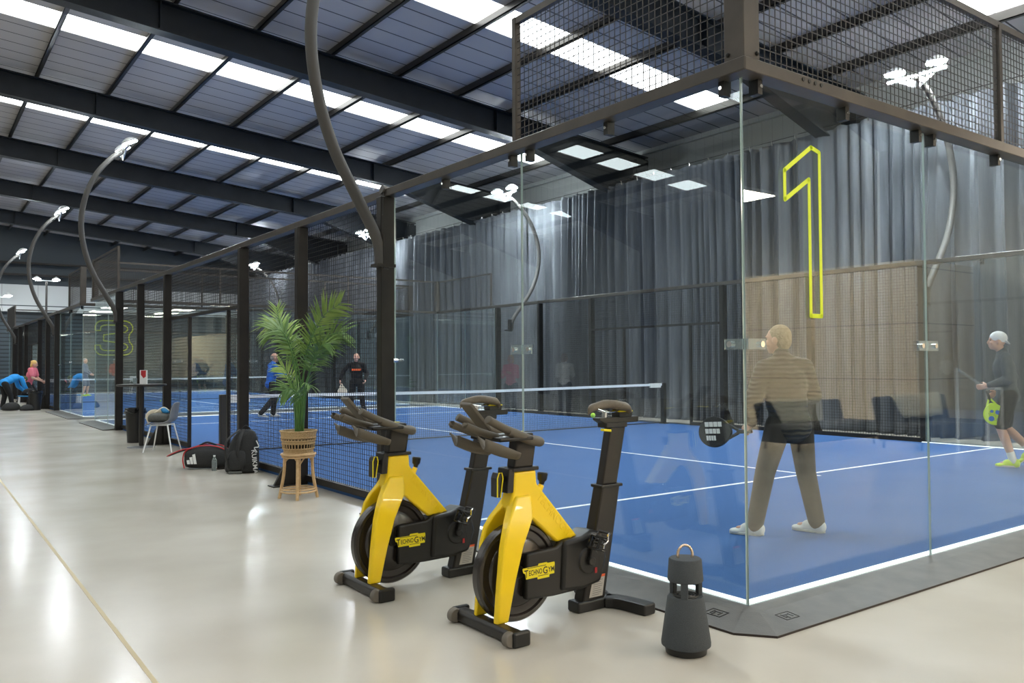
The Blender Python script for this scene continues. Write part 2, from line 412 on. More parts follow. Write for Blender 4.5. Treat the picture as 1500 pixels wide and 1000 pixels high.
# purlins run the length of the hall
pj = [0.3 + 1.6 * j + 0.012 * j for j in range(0, 8)] + [-1.3, -2.9]
pj += [-7 - x for x in list(pj)]
for i, x in enumerate(sorted(set(round(v, 3) for v in pj))):
    if x < XL + 0.4 or x > XR - 0.2: continue
    b = MB(); z = roofz(x) - 0.005; s = 0.035
    for (u0, u1, w0, w1) in ((-0.006, 0.006, 0, 0.2), (-0.08, 0.0, 0.18, 0.2), (0.0, 0.08, 0.0, 0.015)):
        b.box(x + u0, x + u1, YB, YE, z - w1, z - w0)
    b.box(x - 0.08, x - 0.065, YB, YE, z - 0.2, z - 0.165)
    struct(b.build('trim_%d' % (30 + i), 'purlin'), 'slim steel roof purlin running the length of the hall')
# gutter line on the right wall
b = MB(); b.box(XR - 0.12, XR, YB, YE, roofz(XR) - 0.12, roofz(XR) - 0.0); struct(b.build('trim_4', 'wallpanel'))

# ------------------------------------------------------------------ curtains
def curtain(name, ya, yb, x, label, zt=6.2, seed=1):
    rnd = random.Random(seed); t = thing(name, label, 'curtain', (x, ya, FZ))
    b = MB(); n = int((yb - ya) / 0.035); A = []; ph = 0; y = 0; zs = [0.0, 0.08, 1.2, 2.5, 3.8, 5.0, zt - FZ - 0.12, zt - FZ]
    amp = 0.17; off = [rnd.uniform(-0.3, 0.3) for _ in zs]
    cols = []
    for i in range(n + 1):
        u = i / n * (yb - ya)
        ph += 0.035 * 2 * PI / (0.36 + 0.15 * math.sin(u * 1.3 + seed) + 0.09 * math.sin(u * 4.1))
        am = amp * (0.65 + 0.35 * math.sin(u * 0.9 + 2))
        col = []
        for k, z in enumerate(zs):
            lean = 0.05 * math.sin(z * 0.9 + u * 0.7)
            s = 1.0 if k < 6 else (0.55 if k == 7 else 0.8)
            w = math.sin(ph + 0.35 * math.sin(z * 0.8 + off[k]))
            w = w * (0.75 + 0.25 * math.sin(3 * ph + u))
            sag = -0.05 * abs(math.sin(u * PI / 0.6)) if k == 7 else 0
            col.append(b.bm.verts.new((am * s * w + (-0.10 if k == 0 else 0) * (0.5 + 0.5 * math.sin(u * 2)), u + lean * 0.3, z + sag)))
        cols.append(col)
    for i in range(n):
        for k in range(len(zs) - 1): b.face([cols[i][k], cols[i + 1][k], cols[i + 1][k + 1], cols[i][k + 1]])
    o = b.build('drape', 'curtain', t, smooth=True, recalc=False, angle=80)
    sd = o.modifiers.new('s', 'SOLIDIFY'); sd.thickness = 0.006
    w = MB(); w.tube([(0, 0, zt - FZ + 0.04), (0, yb - ya, zt - FZ + 0.04)], 0.008, 6); w.build('wire', 'steel', t)
    r = MB()
    for k in range(int((yb - ya) / 0.6)):
        r.tube([(0.02, k * 0.6, zt - FZ - 0.05), (0, k * 0.6, zt - FZ + 0.05)], 0.014, 6)
    o = r.build('hook', 'chrome', t); o['kind'] = 'stuff'
    return t
curtain('curtain', -2.4, 7.6, 11.55, 'long grey curtain behind the near half of the front court', seed=1)
curtain('curtain', 7.7, 17.2, 11.6, 'long grey curtain behind the net of the front court', seed=2)
curtain('curtain', 17.3, 31.0, 11.55, 'long grey curtain behind the far end of the front court', seed=3)
curtain('curtain', 31.1, 44.0, 11.6, 'long grey curtain beside the farther court', seed=4)

# ------------------------------------------------------------------ courts
def wires(b, P0, U, V, nu, nv, w):
    """grid of wires: P0 origin, U and V full edge vectors; nu/nv wire counts"""
    P0 = Vector(P0); U = Vector(U); V = Vector(V); nrm = U.cross(V).normalized() * (w / 2)
    def bar(a, c, side):
        s = side.normalized() * (w / 2); vs = []
        for p in (a, c):
            for (i, j) in ((-1, -1), (1, -1), (1, 1), (-1, 1)): vs.append(b.bm.verts.new(p + s * i + nrm * j))
        for q in ((0, 1, 5, 4), (1, 2, 6, 5), (2, 3, 7, 6), (3, 0, 4, 7)): b.face([vs[i] for i in q])
    for i in range(nu + 1): bar(P0 + U * (i / nu), P0 + U * (i / nu) + V, U)
    for j in range(nv + 1): bar(P0 + V * (j / nv), P0 + V * (j / nv) + U, V)

def pane(x0, x1, y0, y1, z0, z1, parent, label=None):
    """glass pane 12 mm thick whose narrow edges show the green of the cut glass"""
    b = MB(); b.use('glass')
    v = [b.bm.verts.new((x, y, z)) for z in (z0, z1) for y in (y0, y1) for x in (x0, x1)]
    along_x = (x1 - x0) > (y1 - y0)
    for q in ((0, 2, 3, 1), (4, 5, 7, 6), (0, 1, 5, 4), (2, 6, 7, 3), (0, 4, 6, 2), (1, 3, 7, 5)):
        big = q in ((0, 1, 5, 4), (2, 6, 7, 3)) if along_x else q in ((0, 4, 6, 2), (1, 3, 7, 5))
        b.use('glass' if big else 'glassedge'); b.face([v[i] for i in q])
    o = b.build('glass_pane', None, parent)
    if label: lab(o, label)
    return o

def hook_bracket(parent, x, y, ax):
    b = MB(); b.use('black')
    if ax == 'y': b.box(x - 0.035, x + 0.03, y - 0.02, y + 0.02, 2.90, 3.0); b.use('chrome').tube([(x - 0.045, y, 2.945), (x - 0.02, y, 2.945)], 0.012, 8)
    else: b.box(x - 0.02, x + 0.02, y - 0.035, y + 0.03, 2.90, 3.0); b.use('chrome').tube([(x, y - 0.045, 2.945), (x, y - 0.02, 2.945)], 0.012, 8)
    b.build('glass_bracket', None, parent)

def clamp(parent, p, ax):
    b = MB(); b.use('bottle')
    if ax == 'y': b.box(-0.016, -0.0065, -0.13, 0.13, -0.035, 0.035, Matrix.Translation(p))
    else: b.box(-0.13, 0.13, -0.016, -0.0065, -0.035, 0.035, Matrix.Translation(p))
    b.use('chrome')
    for s in (-0.09, 0.09):
        if ax == 'y': b.tube([Vector(p) + Vector((-0.026, s, 0)), Vector(p) + Vector((0.012, s, 0))], 0.018, 12)
        else: b.tube([Vector(p) + Vector((s, -0.026, 0)), Vector(p) + Vector((s, 0.012, 0))], 0.018, 12)
    b.build('glass_clamp', None, parent)

RT0, RT1 = 2.985, 3.06
def court(y0, label, number, near):
    t = thing('padel_court_enclosure', label, 'court fence', (0, y0, 0))
    Ln = 20.0; W = 10.0; cz = 4.0
    s = lambda y: y
    sides = (0, 1)
    for side in sides:
        X = 0 if side == 0 else W; o = -1 if side == 0 else 1
        ylist = [4.2, 6.36, 8.45, 12.6, 14.7, 16.7]
        for y in ylist:
            b = MB(); dx = 0.13 if y not in (4.2, 16.7) else 0.15
            b.box(min(X, X + o * dx), max(X, X + o * dx), y - 0.05, y + 0.05, FZ, RT0); ob = b.build('post', 'steel', t, bevel=0.006, bseg=1)
            if y in (6.36, 12.6, 8.45):
                g = MB(); xo = X + o * dx
                g.prism([(xo, FZ), (xo + o * 0.26, FZ), (xo + o * 0.26, FZ + 0.02), (xo + o * 0.02, 0.42), (xo, 0.42)], 'y', y - 0.02, y + 0.02)
                g.box(min(xo, xo + o * 0.3), max(xo, xo + o * 0.3), y - 0.09, y + 0.09, FZ, FZ + 0.012); g.build('gusset', 'steel', t)
        # gate between 8.45 and 12.6
        for y in (9.3, 11.37):
            b = MB(); b.box(X - 0.025, X + 0.025, y - 0.025, y + 0.025, 0, 2.2); b.build('gate_post', 'steel', t)
        b = MB(); b.box(X - 0.025, X + 0.025, 8.5, 12.55, 2.17, 2.22); b.build('gate_header', 'steel', t)
        # rails
        b = MB(); b.box(min(X + 0.02 * -o, X + o * 0.10), max(X + 0.02 * -o, X + o * 0.10), -0.097, Ln + 0.097, RT0, RT1)
        b.build('top_rail', 'rail', t, bevel=0.004, bseg=1)
        for (a, c) in ((4.2, 9.3), (11.37, 16.7)):
            b = MB(); b.box(X - 0.03, X + 0.03, a, c, 0.0, 0.07); b.build('bottom_rail', 'steel', t)
        for (a, c) in ((4.25, 6.31), (6.41, 8.4), (8.5, 12.55), (12.65, 14.65), (14.75, 16.65)):
            z0 = 0.07 if a != 8.5 else 2.22
            b = MB(); wires(b, (X, a, z0), (0, c - a, 0), (0, 0, RT0 - z0), round((c - a) / 0.052), round((RT0 - z0) / 0.052), 0.0042)
            b.build('mesh_panel', 'wire', t, recalc=False)
        for (a, c) in ((8.5, 9.27), (11.4, 12.55)):
            b = MB(); wires(b, (X, a, 0.07), (0, c - a, 0), (0, 0, 2.1), round((c - a) / 0.052), 40, 0.0042)
            b.build('mesh_panel', 'wire', t, recalc=False)
        for (a, c) in ((0.012, 2.085), (2.095, 4.15), (16.75, 18.34), (18.35, 19.988)):
            pane(X - 0.006, X + 0.006, a, c, 0.0025, 2.99, t)
        for (a, c) in ((0.0, 2.1), (17.0, 20.0)):            # the raised cage
            b = MB(); wires(b, (X + o * 0.04, a, RT1), (0, c - a, 0), (0, 0, cz - RT1), round((c - a) / 0.052), 18, 0.0046)
            b.build('cage_mesh', 'cagewire', t, recalc=False)
            b = MB(); b.box(X + o * 0.04 - 0.02, X + o * 0.04 + 0.02, a, c, cz - 0.02, cz + 0.03); b.build('cage_rail', 'rail', t)
            yy = c if a < 1 else a
            b = MB(); b.box(X + o * 0.04 - 0.025, X + o * 0.04 + 0.025, yy - 0.02, yy + 0.02, RT1, cz + 0.03); b.build('cage_post', 'rail', t)
        if near or side == 0:
            for y in ((0.12, 1.1, 1.98, 2.2, 3.2) if near else (0.12, 1.98, 2.2)): hook_bracket(t, X + (0 if side == 0 else 0), y, 'y')
            clamp(t, (X, 2.09, 1.47), 'y')
            c = MB(); c.use('chrome'); c.tube([(X - 0.05, 4.1, 1.4), (X - 0.0, 4.1, 1.4)], 0.02, 8); c.build('glass_clamp', None, t)
    for back in (0, 1):
        Y = 0 if back == 0 else Ln; o = -1 if back == 0 else 1
        b = MB(); b.box(-0.094, W + 0.094, min(Y, Y + o * 0.10), max(Y + 0.02, Y + o * 0.10), RT0 - 0.002, RT1 - 0.002); b.build('top_rail', 'rail', t, bevel=0.004, bseg=1)
        for k in range(5):
            xa = 2.0 * k + (0.0 if k else -0.006)
            pane(xa + 0.003, 2.0 * k + 1.995, Y - 0.006, Y + 0.006, 0.0025, 2.99, t)
        for k in range(1, 5): clamp(t, (2.0 * k, Y, 1.47), 'x')
        if near and back == 0:
            for x in (0.12, 1.0, 1.9, 2.1, 3.1, 3.9, 4.1): hook_bracket(t, x, Y, 'x')
            clampc = MB(); clampc.use('bottle').box(0.0, 0.16, -0.022, -0.01, 1.435, 1.495); clampc.box(-0.022, -0.01, 0.0, 0.13, 1.435, 1.495)
            clampc.use('chrome').tube([(0.12, -0.03, 1.465), (0.12, 0.012, 1.465)], 0.018, 10)
            clampc.tube([(-0.03, 0.09, 1.465), (0.012, 0.09, 1.465)], 0.018, 10); clampc.build('glass_clamp', None, t)
        b = MB(); wires(b, (0, Y + o * 0.04, RT1), (W, 0, 0), (0, 0, cz - RT1), 192, 18, 0.0046); b.build('cage_mesh', 'cagewire', t, recalc=False)
        b = MB(); b.box(-0.04, W + 0.04, Y + o * 0.04 - 0.02, Y + o * 0.04 + 0.02, cz - 0.02, cz + 0.03); b.build('cage_rail', 'rail', t)
        for x in (3.1, 6.9):
            b = MB(); b.box(x - 0.02, x + 0.02, Y + o * 0.04 - 0.025, Y + o * 0.04 + 0.025, RT1, cz); b.build('cage_post', 'rail', t)
        for X in (0, W):
            e = -1 if X == 0 else 1
            b = MB(); b.box(min(X + e * 0.08, X - e * 0.06), max(X + e * 0.08, X - e * 0.06), min(Y + o * 0.08, Y - o * 0.06), max(Y + o * 0.08, Y - o * 0.06), RT1, cz + (0.35 if near and Y == 0 else 0.03))
            b.build('corner_post', 'rail', t, bevel=0.005, bseg=1)
            if near:
                c = MB(); c.use('black')
                for (px, py) in ((X + e * 0.085, Y - o * 0.03), (X - e * 0.03, Y + o * 0.085)): c.ell((px, py, 3.1), (0.013, 0.013, 0.013), seg=8, rg=6)
                c.build('bolt', None, t)
    if near:
        c = MB(); c.use('black')
        for x in (0.44, 0.5, 0.56, 0.62): c.tube([(x, -0.105, 3.03), (x, -0.098, 3.03)], 0.013, 8)
        c.build('bolt', None, t)
    # base strip under the glass
    st = [(X - 0.025, X + 0.025, a, c) for (a, c) in ((0.058, 4.2), (16.7, 19.942)) for X in (0.033, W - 0.033)]
    st += [(0.008, W - 0.008, Y - 0.025, Y + 0.025) for Y in (0.033, Ln - 0.033)]
    for (xa, xb, ya, yb) in st:
        b = MB(); b.box(xa, xb, ya, yb, 0.0, 0.0105); lab(b.build('base_strip', 'strip', t), 'bright white strip along the foot of the glass')
    # outline number on the back glass
    def outline(P, closed=True, w=0.03):
        g = MB(); n = len(P)
        for i in range(n if closed else n - 1):
            a = P[i]; c = P[(i + 1) % n]
            g.bar((a[0], -0.010, a[1]), (c[0], -0.010, c[1]), 0.003, w, up=(0, 0, 1)) if abs(a[0] - c[0]) > 1e-4 else g.box(a[0] - w / 2, a[0] + w / 2, -0.0115, -0.0085, min(a[1], c[1]), max(a[1], c[1]))
            g.tube([(a[0], -0.0115, a[1]), (a[0], -0.0085, a[1])], w / 2, 10)
        return g
    if number == 1:
        P = [(0.375, 2.50), (0.64, 2.685), (0.70, 2.655), (0.745, 1.645), (0.63, 1.645), (0.59, 2.43), (0.375, 2.22)]
        P = [(0.372, 2.497), (0.655, 2.665), (0.712, 2.645), (0.742, 1.64), (0.622, 1.645), (0.600, 2.43), (0.372, 2.235)]
        P = [(0.372, 2.50), (0.640, 2.68), (0.708, 2.66), (0.735, 1.64), (0.625, 1.645), (0.610, 2.44), (0.372, 2.235)]
        P = [(x if x < 0.5 else x, z) for x, z in P]
        P = [(0.372, 2.50), (0.640, 2.675), (0.725, 2.655), (0.725, 1.642), (0.615, 1.642), (0.615, 2.475), (0.372, 2.325)]
        lab(outline(P, w=0.026).build('number', 'lime', t), 'yellow green outline numeral 1')
    else:
        def arc(cx, cz_, r1, r2, a0, a1, n=8): return [(cx + r1 * math.cos(a0 + (a1 - a0) * k / n), cz_ + r2 * math.sin(a0 + (a1 - a0) * k / n)) for k in range(n + 1)]
        X0, X1, Z0, Z1 = 0.30, 1.24, 1.66, 2.60; zm = (Z0 + Z1) / 2; P = []
        P += [(X0, zm + 0.20)] + arc(X0 + .18, Z1 - .16, .18, .16, PI, PI / 2, 5) + arc(X1 - .22, Z1 - .20, .22, .20, PI / 2, -0.9, 8)
        P += [(X1 - 0.10, zm)] + arc(X1 - .22, Z0 + .20, .22, .20, 0.9, -PI / 2, 8) + arc(X0 + .18, Z0 + .16, .18, .16, -PI / 2, -PI, 5)
        P += [(X0, zm - 0.20), (X0 + 0.12, zm - 0.20)] + arc(X0 + .26, Z0 + .22, .14, .10, -PI, -PI / 2, 4) + arc(X1 - .26, Z0 + .22, .13, .10, -PI / 2, PI / 2, 6)
        P += [(X0 + 0.2, zm - 0.08), (X0 + 0.2, zm + 0.08)] + arc(X1 - .26, Z1 - .22, .13, .10, -PI / 2, PI / 2, 6) + arc(X0 + .26, Z1 - .22, .14, .10, PI / 2, PI, 4) + [(X0 + 0.12, zm + 0.20)]
        lab(outline(P, w=0.028).build('number', 'lime', t), 'yellow green outline numeral 3')
    return t
court(0, 'glass and steel cage of the front court, large outline 1 on its glass', 1, True)
court(21.8, 'glass and steel cage of the farther court, outline 3 on its glass', 3, False)

# turf and lines
def turf(y0, label):
    b = MB(); b.box(0.0, 10.0, y0, y0 + 20, FZ, 0); t = struct(b.build('floor_court', 'turf'), label)
    b = MB(); zz = 0.003
    def ln(xa, xb, ya, yb):
        b.box(xa, xb, y0 + ya, y0 + yb, 0.0, zz)
    ln(0.05, 9.95, 3.02, 3.07); ln(0.05, 9.95, 16.93, 16.98); ln(4.975, 5.025, 2.85, 17.15)
    lab(b.build('court_lines', 'line', t), 'white service and centre lines')
turf(0, 'blue artificial turf of the front court'); turf(21.8, 'blue artificial turf of the farther court')
# blue-grey surround right of the court
b = MB(); b.box(10.0, 10.5, -0.4, 43, FZ, FZ + 0.02); struct(b.build('trim_5', 'darkwall'))

# rubber ramps round the glass corners
def ramp(name, path, label, out=0.36, flip=False):
    """path: inner edge points (x,y) and matching outer points"""
    b = MB()
    inner, mid, outer = path
    vi = [b.bm.verts.new((x, y, 0.002)) for x, y in inner]; vm = [b.bm.verts.new((x, y, 0.0)) for x, y in mid]
    vo = [b.bm.verts.new((x, y, FZ + 0.012)) for x, y in outer]
    bo = [b.bm.verts.new((x, y, FZ)) for x, y in outer]; bi = [b.bm.verts.new((x, y, FZ)) for x, y in inner]
    b.use('ramp')
    for k in range(len(inner) - 1):
        for A, B in ((vi, vm), (vm, vo)):
            f = [A[k], A[k + 1], B[k + 1], B[k]]
            f = [v for i, v in enumerate(f) if v not in f[:i]]
            b.face(f)
        b.use('rampedge'); b.face([vo[k], vo[k + 1], bo[k + 1], bo[k]]); b.face([bo[k], bo[k + 1], bi[k + 1], bi[k]]); b.face([vi[k], vi[k + 1], bi[k + 1], bi[k]]); b.use('ramp')
    b.face([vi[0], vm[0], vo[0], bo[0], bi[0]]); b.face([vi[-1], vm[-1], vo[-1], bo[-1], bi[-1]])
    return tag(b.build(name), label, 'ramp')
r1 = ramp('edge_ramp', ([(-.006, 4.15), (-.006, -.006), (-.006, -.0061), (10.0, -.006)], [(-.11, 4.15), (-.11, -.05), (-.05, -.11), (10.0, -.11)], [(-.38, 4.15), (-.37, -.19), (-.235, -.36), (10.0, -.36)]), 'dark grey rubber ramp round the front corner of the nearest court')
m = MB(); m.use('black')      # two small square stamps moulded at the corner
th = math.atan(0.104)
for (cx, cy, zz, R_) in ((-0.215, 0.05, -0.0105, Matrix.Rotation(-th, 4, 'Y')), (0.05, -0.215, -0.0115, Matrix.Rotation(th, 4, 'X') @ Matrix.Rotation(PI / 2, 4, 'Z'))):
    M = Matrix.Translation((cx, cy, zz)) @ R_
    for (x0, x1, y0, y1) in ((-.04, .04, -.055, -.052), (-.04, .04, .052, .055), (-.04, -.037, -.055, .055), (.037, .04, -.055, .055), (-.02, .02, -.030, -.024), (-.028, .0, .006, .012), (-.02, .024, .024, .030), (.010, .016, -.02, .022)):
        m.box(x0, x1, y0, y1, -0.002, 0.0022, M)
m.build('stamp', None, r1)
ramp('edge_ramp', ([(-.006, 20.006), (-.006, 16.75)], [(-.11, 20.0), (-.11, 16.75)], [(-.38, 19.8), (-.38, 16.75)]), 'dark grey rubber ramp at the far end of the front court')
ramp('edge_ramp', ([(-.006, 26.0), (-.006, 21.8), (-.006, 21.794), (9, 21.794)], [(-.11, 26.0), (-.11, 21.72), (-.05, 21.69), (9, 21.69)], [(-.38, 26.0), (-.38, 21.6), (-.2, 21.45), (9, 21.45)]), 'dark grey rubber ramp round the corner of the farther court')

# nets
def net(y, label, h=0.86):
    t = thing('padel_net', label, 'net', (0, y, 0))
    hh = lambda x: h + 0.04 * (2 * abs(x - 5) / 9.8)
    for x in (0.13, 9.87):
        b = MB(); b.box(x - 0.045, x + 0.045, -0.05, 0.05, 0, h + 0.05); b.box(x - 0.06, x + 0.06, -0.1, 0.1, 0, 0.02); b.build('net_post', 'black', t, bevel=0.006, bseg=1)
    b = MB(); n = 230
    for i in range(n + 1):
        x = 0.18 + 9.64 * i / n; b.bar((x, 0, 0.02), (x, 0, hh(x)), 0.003, 0.003)
    for j in range(21):
        z = 0.02 + 0.041 * j; b.bar((0.18, 0, z), (9.82, 0, z), 0.003, 0.003)
    b.build('net_mesh', 'blackmetal', t, recalc=False)
    b = MB()
    for i in range(20):
        xa = 0.18 + 9.64 * i / 20; xb = 0.18 + 9.64 * (i + 1) / 20
        q = [(xa, hh(xa) - 0.05), (xb, hh(xb) - 0.05), (xb, hh(xb)), (xa, hh(xa))]
        b.prism(q, 'y', -0.008, 0.008)
    lab(b.build('tape', 'line', t), 'white tape along the top of the net')
    b = MB(); b.tube([(0.18, 0, 0.03), (9.82, 0, 0.03)], 0.012, 6); b.build('bottom_cord', 'black', t)
    b = MB(); b.box(0.22, 0.55, -0.02, 0.02, hh(0.3) - 0.12, hh(0.3) + 0.004); b.box(9.45, 9.78, -0.02, 0.02, hh(0.3) - 0.09, hh(0.3) + 0.004); b.build('tape_sleeve', 'white', t)
net(10.0, 'padel net across the front court between two black posts'); net(31.0, 'padel net across the farther court', 0.86)

# ------------------------------------------------------------------ floodlight poles
def lightpole(x, y, o, label, grp='curved floodlight poles'):
    """o=-1: stands outside the hall side (bulges to -x), o=+1: far side"""
    t = thing('floodlight_pole', label, 'floodlight', (x, y, 0), 0, grp)
    P = [(o * 0.13, 0, 2.30), (o * 0.16, 0, 2.55), (o * 0.36, 0, 2.92), (o * 0.62, 0, 3.40), (o * 0.78, 0, 3.9), (o * 0.84, 0, 4.45), (o * 0.76, 0, 5.0), (o * 0.56, 0, 5.5), (o * 0.28, 0, 5.88), (o * 0.02, 0, 6.1)]
    if o > 0: P = [(q[0] * 1.45, q[1], q[2] * 1.02) for q in P]
    b = MB(); b.tube(spline(P, 6), 0.056, 14); b.build('pole', 'lightpole', t, smooth=True)
    e = P[-1]
    b = MB(); b.box(min(0.0, o * 0.2), max(0.0, o * 0.2), -0.07, 0.07, 2.3, 2.33); b.box(o * 0.12 - 0.01, o * 0.12 + 0.05, -0.06, 0.06, 2.28, 2.62); b.use('chrome') if 0 else None
    b.build('mounting_plate', 'steel', t)
    b = MB(); b.box(e[0] - 0.03, e[0] + 0.03, -0.52, 0.52, e[2] - 0.02, e[2] + 0.03)
    for s in (-1, 1): b.prism([(s * 0.04, e[2] - 0.2), (s * 0.34, e[2] - 0.02), (s * 0.04, e[2] - 0.02)], 'x', e[0] - 0.01, e[0] + 0.01)
    b.build('crossbar', 'lampedge', t)
    for s in (-0.36, 0.36):
        A = Matrix.Translation((e[0] - o * 0.06, s, e[2] + 0.12)) @ Matrix.Rotation(o * math.radians(24 if o < 0 else -4), 4, 'Y')
        b = MB(); b.use('lampedge').lathe([(0.05, 0.10), (0.10, 0.08), (0.165, 0.03), (0.17, 0.0)], M=A, seg=24, caps=False)
        b.lathe([(0.001, 0.101), (0.05, 0.10)], M=A, seg=24, caps=False)
        h = b.build('floodlight', None, t, smooth=True)
        b = MB(); b.lathe([(0.16, -0.018), (0.16, -0.012)], M=A, seg=24); b.build('lens', 'lamp' if o < 0 else 'lampfar', h)
        b = MB(); b.bar(A @ Vector((0, 0, 0.05)), (e[0], s, e[2]), 0.02, 0.02); b.build('bracket', 'lampedge', h)
    return t
LP = [(0, 4.2, -1, 'curved floodlight pole rising from the post beside the front glass'), (0, 16.7, -1, 'curved floodlight pole at the far end of the front court, hall side'),
      (0, 26.2, -1, 'curved floodlight pole at the near end of the farther court, hall side'), (0, 37.5, -1, 'curved floodlight pole nearest the left edge of the photo'),
      (10, 4.2, 1, 'curved floodlight pole in front of the curtain right of the outline 1'), (10, 16.2, 1, 'curved floodlight pole before the curtain beyond the net'),
      (10, 25.2, 1, 'floodlight pole before the curtain at the near end of the farther court'), (10, 37.5, 1, 'farthest floodlight pole before the curtain')]
for a in LP:
    if a[3].startswith('curved floodlight pole rising'):
        t = lightpole(*a)
        b = MB(); b.tube([(-0.02, 0.0, 3.04), (-0.12, 0.0, 3.06)], 0.045, 14); b.build('end_cap', 'lightpole', t)
        b = MB(); b.tube(spline([(-0.09, 0, 3.09), (-0.13, -0.05, 2.95), (-0.14, -0.06, 2.8)], 5), 0.006, 6); b.build('cable', 'steel', t)
    else: lightpole(*a)
# lamps on masts by the far wall
for (x, y, h) in ((-0.3, 44.0, 4.75), (1.7, 43.5, 5.6)):
    t = thing('floodlight_mast', 'short mast with two lamps by the far wall, %s pair' % ('lower left' if x < 0 else 'upper right'), 'floodlight', (x, y, FZ), 0)
    b = MB(); b.tube([(0, 0, 0), (0, 0, h)], 0.05, 8); b.build('pole', 'lightpole', t)
    b = MB(); b.box(-0.5, 0.5, -0.03, 0.03, h, h + 0.05); b.build('crossbar', 'lampedge', t)
    for s in (-0.42, 0.42):
        b = MB(); b.use('lampedge').lathe([(0.02, 0.24), (0.14, 0.16), (0.18, 0.1)], c=(s, 0, h), seg=18); g = b.build('floodlight', None, t)
        b = MB(); b.lathe([(0.17, 0.08), (0.17, 0.098)], c=(s, 0, h), seg=18); b.build('lens', 'lampsoft', g)

# ------------------------------------------------------------------ exercise bikes
def make_bike(label):
    t = thing('exercise_bike', label, 'exercise bike', (0, 0, 0), 0, 'yellow indoor cycles beside the court')
    # front foot
    b = MB(); b.prism([(-0.045, 0.012), (0.045, 0.012), (0.045, 0.055), (0.02, 0.072), (-0.03, 0.072), (-0.045, 0.055)], 'y', -0.262, 0.262)
    f = b.build('front_foot', 'blackmetal', t, bevel=0.006)
    for s in (-1, 1):
        b = MB(); b.box(-0.05, 0.055, s * 0.258 - (0.0 if s > 0 else 0.035), s * 0.258 + (0.035 if s > 0 else 0.0), 0.0, 0.078); b.build('end_cap', 'black', f, bevel=0.012)
        b = MB(); M = Matrix.Translation((-0.05, s * 0.255, 0.04)) @ Matrix.Rotation(PI / 2, 4, 'X')
        b.lathe([(0.001, -0.024), (0.034, -0.022), (0.038, -0.016), (0.038, 0.016), (0.034, 0.022), (0.001, 0.024)], M=M, seg=24); b.build('transport_wheel', 'rubberwheel', f, smooth=True)
    # flywheel
    M = Matrix.Translation((0.175, 0, 0.293)) @ Matrix.Rotation(PI / 2, 4, 'X')
    b = MB(); b.lathe([(0.02, -0.034), (0.17, -0.030), (0.185, -0.018), (0.222, -0.020), (0.232, -0.030), (0.252, -0.030), (0.262, -0.020), (0.262, 0.020), (0.252, 0.030), (0.232, 0.030), (0.222, 0.020), (0.185, 0.018), (0.17, 0.030), (0.02, 0.034)], M=M, seg=72)
    w = b.build('flywheel', 'flywheel', t, smooth=True)
    b = MB(); b.lathe([(0.001, -0.045), (0.03, -0.045), (0.035, -0.03), (0.035, 0.03), (0.03, 0.045), (0.001, 0.045)], M=M, seg=20); b.build('hub', 'blackmetal', w, smooth=True)
    # yellow frame: head block with sloping rear arm
    b = MB()
    body = [(0.135, 0.83), (0.285, 0.83), (0.290, 0.755), (0.575, 0.437), (0.425, 0.42), (0.262, 0.560), (0.215, 0.578), (0.14, 0.60), (0.105, 0.64), (0.128, 0.72)]
    b.prism(body, 'y', -0.048, 0.048)
    fr = b.build('frame', 'yellow', t, bevel=0.014, bseg=3, smooth=True)
    # fork: two legs that bow out round the flywheel
    for s in (-1, 1):
        secs = [((0.135, 0.245), 0.70, 0.012, 0.060), ((0.100, 0.242), 0.64, 0.018, 0.078), ((0.060, 0.230), 0.585, 0.048, 0.098), ((0.032, 0.195), 0.53, 0.068, 0.112),
                ((0.010, 0.155), 0.45, 0.074, 0.116), ((-0.010, 0.105), 0.28, 0.076, 0.114), ((-0.030, 0.055), 0.068, 0.078, 0.112)]
        b = MB(); R = []
        for (xx, z, ya, yb) in secs:
            R.append([b.bm.verts.new(p) for p in ((xx[0], s * ya, z), (xx[1], s * ya, z), (xx[1] - 0.006, s * yb, z), (xx[0] + 0.008, s * yb, z))])
        for A, B in zip(R, R[1:]):
            for k in range(4): b.face([A[k], A[(k + 1) % 4], B[(k + 1) % 4], B[k]])
        b.face(R[0]); b.face(R[-1]); b.build('fork_leg', 'yellow', fr, bevel=0.010, bseg=3, smooth=True)
    # head collar and clamp lever
    b = MB(); b.box(0.122, 0.298, -0.056, 0.056, 0.828, 0.848); b.prism([(0.085, 0.72), (0.128, 0.72), (0.138, 0.848), (0.100, 0.848)], 'y', -0.052, 0.052); b.build('collar', 'black', t, bevel=0.004, bseg=1)
    b = MB(); b.box(0.055, 0.11, -0.02, 0.012, 0.775, 0.805)
    b.prism([(0.035, 0.70), (0.058, 0.70), (0.072, 0.80), (0.066, 0.826), (0.048, 0.828), (0.036, 0.80)], 'y', -0.032, 0.028)
    lv = b.build('clamp_lever', 'black', t, bevel=0.005)
    b = MB(); b.tube([(0.036, -0.034, 0.702), (0.055, -0.036, 0.700), (0.071, -0.036, 0.80), (0.064, -0.036, 0.828), (0.047, -0.034, 0.828), (0.037, -0.034, 0.80)], 0.0035, 6, closed=True); b.build('lever_trim', 'yellow2', lv)
    # handlebar stem
    b = MB(); b.prism([(0.145, 0.845), (0.272, 0.845), (0.300, 1.005), (0.165, 1.005)], 'y', -0.036, 0.036); b.build('handlebar_stem', 'blackmetal', t, bevel=0.008)
    # handlebar assembly: rear loop, side grips, front grips, pads, tablet rest
    b = MB()
    loop = [(0.04, -0.125, 1.055), (0.11, -0.118, 1.030), (0.20, -0.105, 0.998), (0.29, -0.070, 0.980), (0.32, 0.0, 0.982), (0.28, 0.075, 0.992), (0.19, 0.12, 1.015), (0.10, 0.13, 1.04), (0.03, 0.13, 1.055)]
    b.tube(spline(loop, 6), 0.026, 14)
